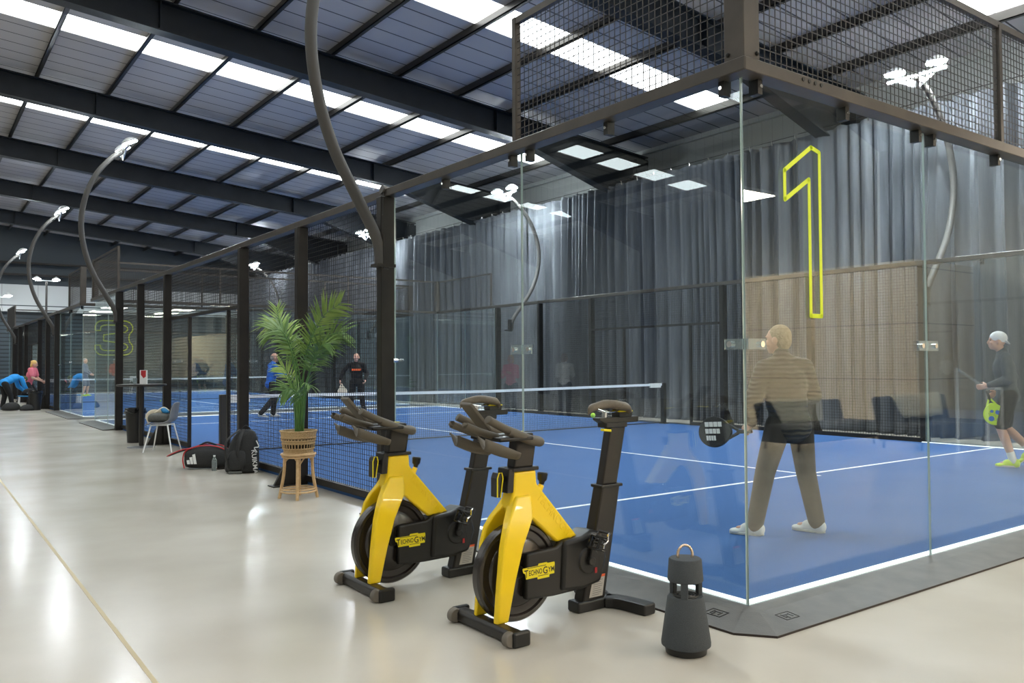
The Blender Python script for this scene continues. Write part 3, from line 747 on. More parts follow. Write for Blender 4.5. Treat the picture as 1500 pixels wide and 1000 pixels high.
    hb = b.build('handlebar', 'rubber', t, smooth=True)
    for s in (-1, 1):
        b = MB(); P = spline([(0.05, s * 0.127, 1.055), (-0.01, s * 0.132, 1.080), (-0.085, s * 0.14, 1.115), (-0.098, s * 0.142, 1.122)], 5); b.tube(P, [0.022] * (len(P) - 1) + [0.016], 12); b.build('side_grip', 'rubber', hb, smooth=True)
        b = MB(); P = spline([(0.02, s * 0.055, 1.02), (-0.08, s * 0.06, 1.05), (-0.17, s * 0.065, 1.085), (-0.18, s * 0.065, 1.09)], 5); b.tube(P, [0.020] * (len(P) - 1) + [0.014], 12); b.build('front_grip', 'rubber', hb, smooth=True)
        # cupped elbow pad
        b = MB(); n = 10; A = []
        for i in range(n + 1):
            u = i / n; x = -0.13 + 0.22 * u; top = 0.035 * math.sin(u * PI) * (1 if u < .5 else 1) - 0.02
            row = []
            for k in range(9):
                a = PI * (0.02 + 0.96 * k / 8); r = 0.052 * (0.75 + 0.25 * math.sin(u * PI))
                row.append(b.bm.verts.new((x, s * 0.13 + r * math.cos(a) * 1.05, 1.050 - 0.085 * u - 0.02 + 0.03 * math.sin(PI * k / 8 * 2) * (1 - u) - r * math.sin(a) * 0.95)))
            A.append(row)
        for i in range(n):
            for k in range(8): b.face([A[i][k], A[i + 1][k], A[i + 1][k + 1], A[i][k + 1]])
        o = b.build('elbow_pad', 'rubber', hb, smooth=True, angle=80); sd = o.modifiers.new('s', 'SOLIDIFY'); sd.thickness = 0.008; sd.offset = 0
    b = MB(); b.box(-0.02, 0.20, -0.14, 0.14, 1.0, 1.022); b.prism([(0.0, 1.0), (0.27, 0.985), (0.27, 1.03), (0.0, 1.03)], 'y', -0.045, 0.045); b.build('handlebar_plate', 'black', hb, bevel=0.008)
    M = Matrix.Translation((-0.055, 0.0, 1.105)) @ Matrix.Rotation(math.radians(-42), 4, 'Y')
    b = MB(); b.box(-0.010, 0.010, -0.05, 0.05, -0.07, 0.125, M); tb = b.build('tablet_rest', 'rubber', hb, bevel=0.006)
    b = MB(); b.box(0.0105, 0.012, -0.042, 0.042, -0.05, 0.11, M); b.build('screen', 'black', tb)
    b = MB(); b.box(0.20, 0.27, 0.05, 0.075, 1.022, 1.032); b.build('adjuster_tab', 'yellow2', hb)
    # resistance knob
    b = MB(); b.tube([(0.325, 0, 0.68), (0.355, 0, 0.735)], [0.02, 0.016], 14); b.build('knob_boss', 'yellow', t, smooth=True)
    M = Matrix.Translation((0.357, 0, 0.738)) @ Matrix.Rotation(math.radians(8), 4, 'Y')
    b = MB(); b.lathe([(0.014, 0.0), (0.016, 0.015), (0.026, 0.026), (0.029, 0.06), (0.024, 0.066), (0.001, 0.067)], M=M, seg=20); b.build('resistance_knob', 'black', t, smooth=True)
    # chain cover
    b = MB()
    cov = [(0.155, 0.145), (0.165, 0.405), (0.40, 0.415), (0.575, 0.437), (0.66, 0.47), (0.76, 0.46), (0.80, 0.30), (0.74, 0.155), (0.62, 0.145), (0.40, 0.152)]
    b.prism([(0.19, 0.15), (0.20, 0.392), (0.40, 0.402), (0.44, 0.425), (0.575, 0.437), (0.64, 0.465), (0.70, 0.45), (0.74, 0.30), (0.70, 0.165), (0.60, 0.145), (0.38, 0.140)], 'y', -0.075, -0.034)
    cc = b.build('chain_cover', 'black', t, bevel=0.012, bseg=3, smooth=True)
    b = MB(); b.prism([(0.42, 0.16), (0.44, 0.43), (0.575, 0.44), (0.64, 0.465), (0.72, 0.45), (0.755, 0.30), (0.71, 0.17), (0.58, 0.15)], 'y', -0.095, 0.06); b.build('drive_housing', 'black', cc, bevel=0.022, bseg=3, smooth=True)
    M = Matrix.Translation((0.610, -0.096, 0.305)) @ Matrix.Rotation(PI / 2, 4, 'X')
    b = MB(); b.lathe([(0.001, 0.012), (0.068, 0.010), (0.075, 0.0), (0.10, -0.002), (0.108, -0.010)], M=M, seg=36); b.build('crank_disc', 'black', cc, smooth=True)
    # badge: yellow plate with the maker's lettering
    def place(x, z, ang, y=-0.0762):
        return Matrix.Translation((x, y, z)) @ Matrix.Rotation(ang, 4, 'Y') @ Matrix.Rotation(PI / 2, 4, 'X')
    B0 = place(0.274, 0.292, math.radians(-1.0))
    b = MB()
    b.prism([(-0.108, 0.024), (-0.104, 0.006), (-0.092, 0.0), (-0.086, -0.030), (-0.01, -0.030), (-0.008, -0.042), (0.07, -0.042), (0.072, -0.028), (0.105, -0.028), (0.110, 0.024), (0.108, 0.034), (0.060, 0.034), (0.056, 0.040), (0.0, 0.040), (-0.004, 0.030), (-0.106, 0.030)], 'z', -0.0005, 0.0015, B0)
    bd = b.build('badge', 'yellow2', cc)
    B1 = place(0.278, 0.292, math.radians(-1.0), -0.0778)
    for (tx, cx_, w_, h_) in (('T', -0.0885, 0.026, 0.040), ('ECHNO', -0.026, 0.088, 0.028), ('G', 0.0395, 0.030, 0.038), ('YM', 0.0800, 0.042, 0.028)):
        o = text_mesh(tx, 0.05, 'badge_lettering', 'black', bd, Matrix(), 0.0004, 0.0006)
        vs = [v.co for v in o.data.vertices]; x0, x1 = min(v.x for v in vs), max(v.x for v in vs); y0, y1 = min(v.y for v in vs), max(v.y for v in vs)
        o.data.transform(B1 @ Matrix.Translation((cx_, -0.001, 0)) @ Matrix.Diagonal((w_ / (x1 - x0), h_ / (y1 - y0), 1, 1)) @ Matrix.Translation((-(x0 + x1) / 2, -(y0 + y1) / 2, 0)))
    b = MB(); b.box(-0.082, 0.045, 0.0245, 0.0275, 0, 0.0008, B1); b.box(-0.01, 0.06, -0.0265, -0.0235, 0, 0.0008, B1); b.build('badge_lettering', 'black', bd)
    # raised lettering along the sloping yellow arm
    M = Matrix.Translation((0.43, -0.0485, 0.55)) @ Matrix.Rotation(math.radians(47.5), 4, 'Y') @ Matrix.Rotation(PI / 2, 4, 'X')
    text_mesh('TECHNOGYM', 0.055, 'embossed_lettering', 'yellow', fr, M @ Matrix.Translation((-0.02, -0.005, 0)), 0.0012, 0.0005)
    # crank and pedals
    for s in (-1, 1):
        ang = math.radians(82 if s < 0 else 222); cx, cz, r = 0.610, 0.305, 0.125
        if s < 0: e = (0.632, 0.425)
        else: e = (0.52, 0.180)
        b = MB(); b.bar((cx, s * 0.12, cz), (e[0], s * 0.125, e[1]), 0.032, 0.018, up=(0, 1, 0)); b.tube([(cx, s * 0.09, cz), (cx, s * 0.135, cz)], 0.024, 14)
        cr = b.build('crank_arm', 'black', t, bevel=0.004, bseg=1)
        b = MB(); b.use('blackmetal'); c = Vector((e[0], s * 0.185, e[1]))
        T = Matrix.Translation(c) @ Matrix.Rotation(math.radians(-58 if s < 0 else 35), 4, 'Y')
        for y in (-0.045, 0.045): b.box(-0.05, 0.05, y - 0.005, y + 0.005, -0.011, 0.011, T)
        for x in (-0.05, -0.02, 0.02, 0.05): b.box(x - 0.005, x + 0.005, -0.045, 0.045, -0.011, 0.011, T)
        b.tube([c + Vector((0, -s * 0.055, 0)), c], 0.009, 10)
        pd = b.build('pedal', None, cr, bevel=0.002, bseg=1)
        b = MB(); ring = []
        for k in range(14):
            a = PI * k / 13; ring.append(T @ Vector((-0.055 - 0.015 * math.sin(a), 0.05 * math.cos(a), 0.005 + 0.062 * math.sin(a))))
        b.tube(ring, 0.006, 8)
        ring2 = [T @ Vector((0.0 - 0.0 * math.sin(PI * k / 13), 0.052 * math.cos(PI * k / 13), 0.005 + 0.07 * math.sin(PI * k / 13))) for k in range(14)]
        b.tube(ring2, 0.006, 8); b.tube([ring[6], ring2[6]], 0.008, 8); b.tube([ring[3], ring2[3]], 0.006, 8); b.tube([ring[10], ring2[10]], 0.006, 8); b.build('toe_cage', 'glossblack', pd)
        b = MB(); b.tube([T @ Vector((-0.045 + 0.09 * k / 9, -0.053, 0.016 + 0.006 * math.sin(k))) for k in range(10)], 0.006, 6); b.build('pedal_cleat', 'chrome', pd)
    b = MB(); b.box(0.645, 0.660, -0.112, -0.108, 0.232, 0.262); b.build('indicator', 'red', cc)
    # seat post
    b = MB(); b.prism([(0.612, 0.05), (0.782, 0.05), (0.912, 0.700), (0.772, 0.700)], 'y', -0.042, 0.042); sp = b.build('seat_tube', 'blackmetal', t, bevel=0.012)
    b = MB(); b.box(0.757, 0.925, -0.048, 0.048, 0.683, 0.700, Matrix.Identity(4)); b.build('tube_collar', 'black', sp, bevel=0.004)
    b = MB(); b.prism([(0.780, 0.695), (0.895, 0.695), (0.970, 1.03), (0.850, 1.03)], 'y', -0.030, 0.030); b.build('seat_post', 'blackmetal', t, bevel=0.008)
    b = MB(); b.box(0.845, 1.012, -0.04, 0.04, 1.025, 1.055); b.prism([(0.80, 1.072), (0.84, 1.05), (1.11, 1.05), (1.115, 1.085), (0.80, 1.085)], 'y', -0.032, 0.032); sl = b.build('seat_slider', 'black', t, bevel=0.005); sl.location.x = -0.038
    b = MB(); b.prism([(0.955, 1.084), (1.055, 1.084), (1.06, 1.115), (0.952, 1.115)], 'y', -0.035, 0.035); b.build('slider_knob', 'black', sl, bevel=0.004)
    b = MB(); b.box(0.95, 1.062, -0.037, 0.037, 1.114, 1.121); b.build('knob_trim', 'yellow2', sl, bevel=0.003)
    b = MB(); b.prism([(0.815, 1.010), (0.875, 1.003), (0.875, 1.018), (0.815, 1.024)], 'y', -0.05, -0.02); b.build('adjuster_tab', 'yellow2', sl, bevel=0.003)
    b = MB(); b.tube([(0.865, 0, 1.08), (0.872, 0, 1.125)], 0.018, 10)
    for s in (-1, 1): b.tube(spline([(0.80, s * 0.018, 1.135), (0.86, s * 0.022, 1.118), (0.94, s * 0.022, 1.118), (0.99, s * 0.03, 1.14)], 4), 0.004, 6)
    b.build('saddle_rails', 'chrome', sl)
    b = MB(); n = 16; R = []
    for i in range(n + 1):
        u = i / n; x = 0.738 + 0.305 * u
        w = 0.020 + 0.062 * (1 / (1 + math.exp(-(u - 0.62) * 13))); w *= min(1, (u / 0.06) ** 0.5 + 0.15) * min(1, ((1 - u) / 0.10) ** 0.5 + 0.05)
        zt = 1.176 + 0.010 * math.cos(u * PI * 2.0) * (-1) + 0.006 * u; zt -= 0.02 * (1 - min(1, u / 0.08)) + 0.028 * (1 - min(1, (1 - u) / 0.12))
        th = 0.030 + 0.012 * u
        R.append([b.bm.verts.new((x, w * math.cos(a), zt - th + (th if math.sin(a) > 0 else th * 0.5) * math.sin(a) * (0.9 if abs(math.cos(a)) < .3 else 1))) for a in [2 * PI * k / 16 for k in range(16)]])
    for A, B in zip(R, R[1:]):
        for k in range(16): b.face([A[k], A[(k + 1) % 16], B[(k + 1) % 16], B[k]])
    b.face(R[0]); b.face(R[-1]); sa = b.build('saddle', 'saddle', t, smooth=True, angle=75); sa.location.x = -0.038
    # rear foot: short rail then a cross foot bent backwards at each side
    b = MB(); b.box(0.575, 0.86, -0.05, 0.05, 0.0, 0.062); rf = b.build('rear_foot', 'black', t, bevel=0.012, bseg=3)
    for s in (-1, 1):
        P = spline([(0.80, s * 0.02, 0.031), (0.845, s * 0.07, 0.031), (0.87, s * 0.16, 0.031), (0.885, s * 0.30, 0.031)], 5)
        b = MB(); R = []
        for i, p in enumerate(P):
            d = (P[min(i + 1, len(P) - 1)] - P[max(i - 1, 0)]).normalized(); q = Vector((-d.y, d.x, 0)) * 0.048
            R.append([b.bm.verts.new(v) for v in (p - q + Vector((0, 0, -.031)), p + q + Vector((0, 0, -.031)), p + q + Vector((0, 0, .031)), p - q + Vector((0, 0, .031)))])
        for A, B in zip(R, R[1:]):
            for k in range(4): b.face([A[k], A[(k + 1) % 4], B[(k + 1) % 4], B[k]])
        b.face(R[0]); b.face(R[-1]); b.build('foot_arm', 'black', rf, bevel=0.010, bseg=2)
    # warning sticker on the seat tube
    b = MB()
    lean = lambda z: (z - 0.05) * 0.19
    q = [(0.655 + lean(0.075), 0.075), (0.775 + lean(0.075) - 0.02, 0.075), (0.775 + lean(0.185) - 0.02, 0.185), (0.665 + lean(0.185), 0.185)]
    b.use('paper').prism(q, 'y', -0.0435, -0.0422)
    q2 = [(0.665 + lean(0.182), 0.182), (0.755 + lean(0.182), 0.182), (0.755 + lean(0.196), 0.196), (0.665 + lean(0.196), 0.196)]
    b.use('orangered').prism(q2, 'y', -0.0437, -0.0422)
    b.use('greyshell')
    for k in range(8):
        z = 0.085 + 0.0115 * k; b.box(0.675 + lean(z), 0.742 + lean(z) - (0.012 if k % 3 == 0 else 0), -0.0438, -0.0434, z, z + 0.0035)
    b.build('warning_sticker', None, sp)
    return t
bk = make_bike('yellow and black exercise bike nearer the camera, its saddle in plain view')
bk.location = (-1.350, 0.604, FZ)
bk2 = copy_tree(bk); bk2.location = (-1.517, 1.706, FZ); bk2.name = 'exercise_bike.001'
bk2['label'] = 'yellow and black exercise bike farther back, partly hidden by the other bike'

# ------------------------------------------------------------------ portable speaker
t = thing('portable_speaker', 'dark blue grey cone shaped portable speaker with a pale metal carrying ring', 'speaker', (-0.752, -0.215, FZ))
b = MB(); b.lathe([(0.085, 0.0), (0.098, 0.003), (0.102, 0.03), (0.10, 0.035)], seg=40); b.build('base', 'black', t, smooth=True)
b = MB(); b.lathe([(0.10, 0.032), (0.118, 0.040), (0.119, 0.055), (0.088, 0.265), (0.082, 0.273), (0.02, 0.273)], seg=48); b.build('body', 'speaker', t, smooth=True)
b = MB()
for r in (0.030, 0.045, 0.06): b.tube([(r * math.cos(a), r * math.sin(a), 0.276) for a in [2 * PI * k / 30 for k in range(30)]], 0.0035, 6, closed=True)
b.build('driver', 'black', t)
for k in range(3):
    b = MB(); a = math.radians(218 + 120 * k); c = (0.070 * math.cos(a), 0.070 * math.sin(a))
    M = Matrix.Translation((c[0], c[1], 0.305)) @ Matrix.Rotation(a, 4, 'Z'); b.box(-0.010, 0.012, -0.017, 0.017, -0.05, 0.05, M)
    b.build('pillar', 'speaker', t, bevel=0.003)
b = MB(); b.lathe([(0.02, 0.345), (0.082, 0.345), (0.086, 0.350), (0.079, 0.448), (0.074, 0.454), (0.02, 0.455)], seg=48); b.build('top_cap', 'speaker', t, smooth=True)
A = spline([(-0.030, 0.018, 0.452), (-0.030, 0.018, 0.482), (-0.018, 0.011, 0.507), (0.0, 0.0, 0.515), (0.018, -0.011, 0.507), (0.030, -0.018, 0.482), (0.030, -0.018, 0.452)], 6)
b = MB(); b.tube(A, 0.0065, 10); b.build('carrying_ring', 'gold', t, smooth=True)

# ------------------------------------------------------------------ potted palm on a cane stool
PX, PY = -0.47, 5.42
t = thing('plant_stand', 'cane stool used as a plant stand in front of the mesh fence', 'stool', (PX, PY, FZ), math.radians(20))
b = MB(); ring = lambda r, z, n=28: [(r * math.cos(2 * PI * k / n), r * math.sin(2 * PI * k / n), z) for k in range(n)]
b.lathe([(0.02, 0.455), (0.165, 0.455), (0.172, 0.463), (0.165, 0.472), (0.02, 0.472)], seg=32); b.tube(ring(0.172, 0.463), 0.014, 8, closed=True); b.tube(ring(0.165, 0.437), 0.010, 8, closed=True); b.build('seat', 'cane', t, smooth=True)
for k in range(4):
    a = PI / 4 + k * PI / 2; c, s_ = math.cos(a), math.sin(a)
    b = MB(); b.tube(spline([(0.140 * c, 0.140 * s_, 0.45), (0.150 * c, 0.150 * s_, 0.25), (0.195 * c, 0.195 * s_, 0.0)], 5), 0.017, 10); b.tube(spline([(0.146 * c, 0.146 * s_, 0.33), (0.13 * math.cos(a + .35), 0.13 * math.sin(a + .35), 0.40), (0.11 * math.cos(a + .7), 0.11 * math.sin(a + .7), 0.435)], 4), 0.008, 6)
    b.build('leg', 'cane', t, smooth=True)
b = MB(); b.tube(ring(0.178, 0.075), 0.010, 8, closed=True); b.tube(ring(0.172, 0.10), 0.007, 8, closed=True); b.build('foot_ring', 'cane', t, smooth=True)
POTZ = FZ + 0.474
t = thing('potted_palm', 'tall green palm in a woven basket pot standing on the cane stool', 'plant', (PX, PY, POTZ))
b = MB(); b.lathe([(0.02, 0.0), (0.150, 0.0), (0.158, 0.05)], seg=40); b.lathe([(0.166, 0.105), (0.172, 0.135)], seg=40, caps=False); b.lathe([(0.176, 0.165), (0.188, 0.225), (0.190, 0.238), (0.180, 0.238), (0.165, 0.15), (0.02, 0.14)], seg=40)
for z, r in ((0.004, 0.152), (0.05, 0.160), (0.105, 0.168), (0.135, 0.173), (0.168, 0.178), (0.232, 0.190)): b.tube(ring(r, z, 36), 0.008, 6, closed=True)
for k in range(32):
    a = 2 * PI * k / 32
    for (z0, z1, r0, r1) in ((0.045, 0.11, 0.158, 0.167), (0.13, 0.17, 0.171, 0.177)): b.tube([(r0 * math.cos(a), r0 * math.sin(a), z0), (r1 * math.cos(a), r1 * math.sin(a), z1)], 0.006, 5)
b.build('basket_pot', 'basket', t)
b = MB(); b.lathe([(0.001, 0.0), (0.145, 0.0), (0.165, 0.20), (0.001, 0.205)], seg=28); b.build('soil', 'soil', t)
SR = Vector((0.807, -0.59, 0)); SF = Vector((0.59, 0.807, 0))     # plant's own spread axes
rp = random.Random(11)
def frond(P, n, l0, droop, mat, up=0.45, tip=0.5):
    """P: rachis points as (sideways, depth, height)"""
    W = [SR * p[0] * 0.97 + SF * p[1] + Vector((0, 0, p[2] if p[2] < 0.3 else 0.3 + (p[2] - 0.3) * 0.94)) for p in P]; S = spline(W, 14)
    b = MB(); m = len(S); b.use('stem').tube(S, [0.010 * (1 - 0.75 * i / m) + 0.001 for i in range(m)], 7)
    b.use(mat); start = int(m * 0.44)
    n = int(n * 0.82)
    for k in range(n):
        u = k / (n - 1); i = int(start + (m - 2 - start) * u); p = S[i]; d = (S[i + 1] - S[i - 1]).normalized()
        side = d.cross(Vector((0.3, -0.9, 0.3))).normalized()
        bn = d.cross(side).normalized()
        ln = l0 * (0.55 + 0.75 * math.sin(PI * (0.18 + 0.72 * u))) * rp.uniform(0.88, 1.1)
        for s in (-1, 1):
            dirn = (side * s * (1 - 0.35 * u) + d * (up + tip * u) + bn * rp.uniform(-0.25, 0.25)).normalized()
            q = [p]; cur = p.copy(); dd = dirn.copy()
            for j in range(5):
                dd = (dd + Vector((0, 0, -droop * (0.5 + j * 0.35)))).normalized(); cur = cur + dd * ln / 5; q.append(cur.copy())
            wv = dirn.cross(bn).normalized(); wd = ln * 0.031 + 0.003
            L_ = []; R_ = []; C_ = []
            for j, c in enumerate(q):
                w = wd * (0.45, 1.0, 0.95, 0.75, 0.42, 0.03)[j]
                L_.append(b.bm.verts.new(c + wv * w)); R_.append(b.bm.verts.new(c - wv * w)); C_.append(b.bm.verts.new(c - bn * w * 0.35))
            for j in range(5): b.face([L_[j], L_[j + 1], C_[j + 1], C_[j]]); b.face([C_[j], C_[j + 1], R_[j + 1], R_[j]])
    o = b.build('frond', None, t, smooth=True, recalc=False, angle=60); return o
zb = 0.205
FR = [([(0.00, 0, zb), (0.02, 0, .75), (-0.07, 0, 1.16), (-0.20, 0.05, 1.42), (-0.36, 0.1, 1.44)], 26, .24, .10, 'leafy'),
      ([(0.03, 0, zb), (0.05, 0, .80), (0.10, 0, 1.15), (0.26, 0.0, 1.50), (0.46, 0.0, 1.66)], 30, .22, .05, 'leafy'),
      ([(0.01, 0, zb), (0.00, 0, .70), (-0.06, -0.05, 1.10), (-0.15, -0.1, 1.34), (-0.27, -0.15, 1.36)], 24, .24, .12, 'leaf'),
      ([(0.04, 0.02, zb), (0.08, 0.05, .75), (0.16, 0.1, 1.05), (0.30, 0.18, 1.30), (0.46, 0.25, 1.34)], 26, .24, .10, 'leaf'),
      ([(-0.02, 0, zb), (-0.02, 0, .50), (-0.04, -0.05, .70), (-0.09, -0.10, .88), (-0.15, -0.14, .96)], 18, .17, .06, 'leafy'),
      ([(0.05, 0, zb), (0.06, -0.05, .50), (0.04, -0.12, .62), (-0.02, -0.22, .70), (-0.09, -0.30, .68)], 20, .18, .12, 'leaf'),
      ([(0.02, -0.02, zb), (0.08, -0.08, .50), (0.10, -0.16, .66), (0.14, -0.24, .76), (0.20, -0.30, .74)], 16, .17, .14, 'leaf'),
      ([(0.0, 0.03, zb), (0.01, 0.08, .70), (0.04, 0.2, 1.0), (0.10, 0.36, 1.22), (0.16, 0.5, 1.24)], 22, .22, .10, 'leaf'),
      ([(-0.03, 0.0, zb), (-0.05, 0.03, .60), (-0.05, 0.08, .98), (-0.10, 0.16, 1.25), (-0.15, 0.2, 1.32)], 18, .18, .12, 'leaf'),
      ([(0.0, 0.0, zb), (-0.02, 0.0, .75), (-0.10, 0.0, 1.12), (-0.20, 0.0, 1.42), (-0.24, 0.0, 1.62)], 20, .17, .03, 'leafy'),
      ([(0.03, 0.0, zb), (0.06, 0.0, .65), (0.14, 0.0, .95), (0.24, -0.05, 1.16), (0.36, -0.1, 1.2)], 22, .21, .12, 'leaf')]
for f in FR: frond(*f)

# ------------------------------------------------------------------ bags by the fence
def rounded_bag(name, secs, mat, parent, seg=20, sub=1, p=2.6):
    """secs: list of (centre, half width vector, half depth vector) stacked sections, superellipse outline"""
    b = MB(); R = []
    for (c, u, v) in secs:
        c = Vector(c); u = Vector(u); v = Vector(v); ring = []
        for k in range(seg):
            a = 2 * PI * k / seg; ca, sa = math.cos(a), math.sin(a)
            ring.append(b.bm.verts.new(c + u * math.copysign(abs(ca) ** (2 / p), ca) + v * math.copysign(abs(sa) ** (2 / p), sa)))
        R.append(ring)
    for A, B in zip(R, R[1:]):
        for k in range(seg): b.face([A[k], A[(k + 1) % seg], B[(k + 1) % seg], B[k]])
    b.face(R[0][::-1]); b.face(R[-1])
    return b.build(name, mat, parent, smooth=True, sub=sub)
t = thing('racket_bag', 'black racket bag with red piping and white triangular stripes lying on the floor', 'bag', (-0.56, 8.62, FZ), math.radians(-30))
rounded_bag('body', [((-0.22, 0, 0.14), (0, 0.10, 0), (0, 0, 0.10)), ((-0.19, 0, 0.15), (0, 0.14, 0), (0, 0, 0.14)), ((0.0, 0, 0.165), (0, 0.15, 0), (0, 0, 0.16)), ((0.22, 0.02, 0.16), (0, 0.14, 0), (0, 0, 0.155)), ((0.34, 0.03, 0.14), (0, 0.11, 0), (0, 0, 0.13)), ((0.37, 0.03, 0.13), (0, 0.06, 0), (0, 0, 0.08))], 'bagblack', t)
b = MB(); b.tube(spline([(-0.21, -0.10, 0.02), (-0.225, -0.11, 0.15), (-0.18, -0.10, 0.26), (0.0, -0.09, 0.315), (0.2, -0.08, 0.305), (0.33, -0.06, 0.25)], 6), 0.009, 8); b.tube(spline([(-0.2, 0.08, 0.26), (0, 0.08, 0.32), (0.22, 0.08, 0.31), (0.34, 0.08, 0.24)], 6), 0.008, 8); b.build('red_piping', 'red', t)
rounded_bag('pocket_flap', [((-0.10, -0.06, 0.285), (0, 0.05, 0), (0, 0, 0.012)), ((-0.25, -0.02, 0.26), (0, 0.07, 0), (0, 0, 0.018)), ((-0.40, 0.02, 0.20), (0, 0.06, 0), (0, 0, 0.016)), ((-0.46, 0.03, 0.17), (0, 0.03, 0), (0, 0, 0.01))], 'bagblack', t)
b = MB(); b.tube(spline([(-0.10, -0.11, 0.29), (-0.25, -0.09, 0.265), (-0.40, -0.04, 0.205), (-0.47, 0.03, 0.17)], 5), 0.008, 6); b.build('red_piping', 'red', t)
M = Matrix.Translation((-0.10, -0.153, 0.135)) @ Matrix.Rotation(PI / 2, 4, 'X')
b = MB()
for (x, h) in ((-0.055, 0.055), (-0.012, 0.095), (0.031, 0.135)): b.prism([(x, -0.055), (x + 0.034, -0.055), (x + 0.034 - 0.3 * h * .55, -0.055 + h), (x - 0.3 * h * .55, -0.055 + h * 0.92)], 'z', -0.004, 0.004, M)
b.build('stripe_logo', 'white', t)
b = MB(); b.tube(spline([(-0.05, 0.05, 0.31), (0.05, 0.06, 0.35), (0.18, 0.05, 0.31)], 5), 0.012, 8); b.build('handle', 'bagblack', t)
t = thing('backpack', 'black backpack standing upright, pale lettering down its side', 'backpack', (-0.27, 7.86, FZ), math.radians(-25))
rounded_bag('body', [((0, 0, 0.0), (0.20, 0, 0), (0, 0.12, 0)), ((0.0, 0, 0.03), (0.22, 0, 0), (0, 0.14, 0)), ((0.01, 0, 0.20), (0.215, 0, 0), (0, 0.15, 0)), ((0.03, 0, 0.38), (0.185, 0, 0), (0, 0.135, 0)), ((0.05, 0, 0.50), (0.14, 0, 0), (0, 0.11, 0)), ((0.06, 0, 0.565), (0.075, 0, 0), (0, 0.06, 0))], 'bagblack', t)
rounded_bag('front_pocket', [((-0.06, -0.125, 0.03), (0.12, 0, 0), (0, 0.04, 0)), ((-0.06, -0.145, 0.14), (0.125, 0, 0), (0, 0.045, 0)), ((-0.04, -0.14, 0.27), (0.11, 0, 0), (0, 0.03, 0)), ((-0.03, -0.125, 0.31), (0.06, 0, 0), (0, 0.02, 0))], 'bagblack', t)
b = MB(); b.box(-0.15, 0.02, -0.16, -0.13, 0.0, 0.035); b.build('base_patch', 'baggrey', t, bevel=0.01)
for x in (-0.13, 0.02):
    b = MB(); b.tube(spline([(0.02 + x * .3, -0.05, 0.565), (x - 0.03, -0.16, 0.44), (x - 0.05, -0.18, 0.30), (x - 0.03, -0.165, 0.12), (x, -0.14, 0.04)], 6), 0.017, 8, sc=(1.5, 0.5)); b.build('strap', 'bagblack', t)
b = MB(); b.tube(spline([(0.0, 0, 0.56), (0.05, 0, 0.61), (0.11, 0, 0.56)], 5), 0.010, 8); b.build('handle', 'bagblack', t)
M = Matrix.Translation((0.165, -0.115, 0.20)) @ Matrix.Rotation(math.radians(24), 4, 'Z') @ Matrix.Rotation(PI / 2, 4, 'X') @ Matrix.Rotation(-PI / 2 + 0.10, 4, 'Z')
text_mesh('KUIKMA', 0.085, 'lettering', 'white', t, M @ Matrix.Translation((0.05, 0, 0.003)), 0.002, 0.001)
b = MB(); b.tube(spline([(0.19, -0.09, 0.42), (0.22, -0.085, 0.34), (0.17, -0.125, 0.33), (0.20, -0.10, 0.27)], 5), 0.007, 6); b.build('stripe_logo', 'white', t)
t = thing('water_bottle', 'small clear water bottle standing in front of the black and red bag', 'bottle', (-0.50, 8.28, FZ))
b = MB(); b.lathe([(0.001, 0), (0.030, 0.0), (0.033, 0.01), (0.033, 0.13), (0.028, 0.155), (0.013, 0.18), (0.013, 0.19)], seg=20); b.build('body', 'bottle', t, smooth=True)
b = MB(); b.lathe([(0.015, 0.186), (0.015, 0.205), (0.001, 0.206)], seg=16); b.build('lid', 'white', t)

# ------------------------------------------------------------------ chair, table, bin
def R4(a, ax='Z'): return Matrix.Rotation(a, 4, ax)
t = thing('cafe_chair', 'grey shell chair with four white legs beside the high round table', 'chair', (-0.42, 11.40, FZ), math.radians(58))
b = MB(); pr = [(-0.215, 0.435), (-0.17, 0.452), (0.0, 0.448), (0.12, 0.455), (0.185, 0.50), (0.215, 0.60), (0.235, 0.72), (0.25, 0.80)]; A = []
for i, (y, z) in enumerate(pr):
    w = (0.19, 0.205, 0.215, 0.21, 0.205, 0.20, 0.19, 0.15)[i]; cup = (0.0, 0.01, 0.015, 0.02, 0.03, 0.03, 0.025, 0.02)[i]
    row = []
    for k in range(9):
        u = -1 + 2 * k / 8; e = cup * u * u
        row.append(b.bm.verts.new((w * u, -(y - (e if i > 4 else 0)), z + (e if i <= 4 else 0) - (0.02 * abs(u) ** 3 if i == 7 else 0))))
    A.append(row)
for i in range(len(A) - 1):
    for k in range(8): b.face([A[i][k], A[i][k + 1], A[i + 1][k + 1], A[i + 1][k]])
o = b.build('seat_shell', 'greyshell', t, smooth=True, sub=2, angle=80); sd = o.modifiers.new('s', 'SOLIDIFY'); sd.thickness = 0.012
for sx in (-1, 1):
    for sy in (-1, 1):
        b = MB(); b.tube([(sx * 0.15, sy * 0.13, 0.445), (sx * 0.235, sy * 0.225, 0.0)], [0.013, 0.010], 10); b.build('leg', 'white', t, smooth=True)
b = MB()
for sx in (-1, 1): b.tube([(sx * 0.15, -0.13, 0.435), (sx * 0.15, 0.13, 0.435)], 0.009, 8)
b.tube([(-0.15, 0.12, 0.435), (0.15, 0.12, 0.435)], 0.009, 8); b.tube([(-0.15, -0.12, 0.435), (0.15, -0.12, 0.435)], 0.009, 8); b.build('frame', 'white', t)
t = thing('sports_bag', 'small grey duffel bag with blue cloth in it resting on the grey chair', 'bag', (-0.43, 11.42, FZ + 0.462), math.radians(58))
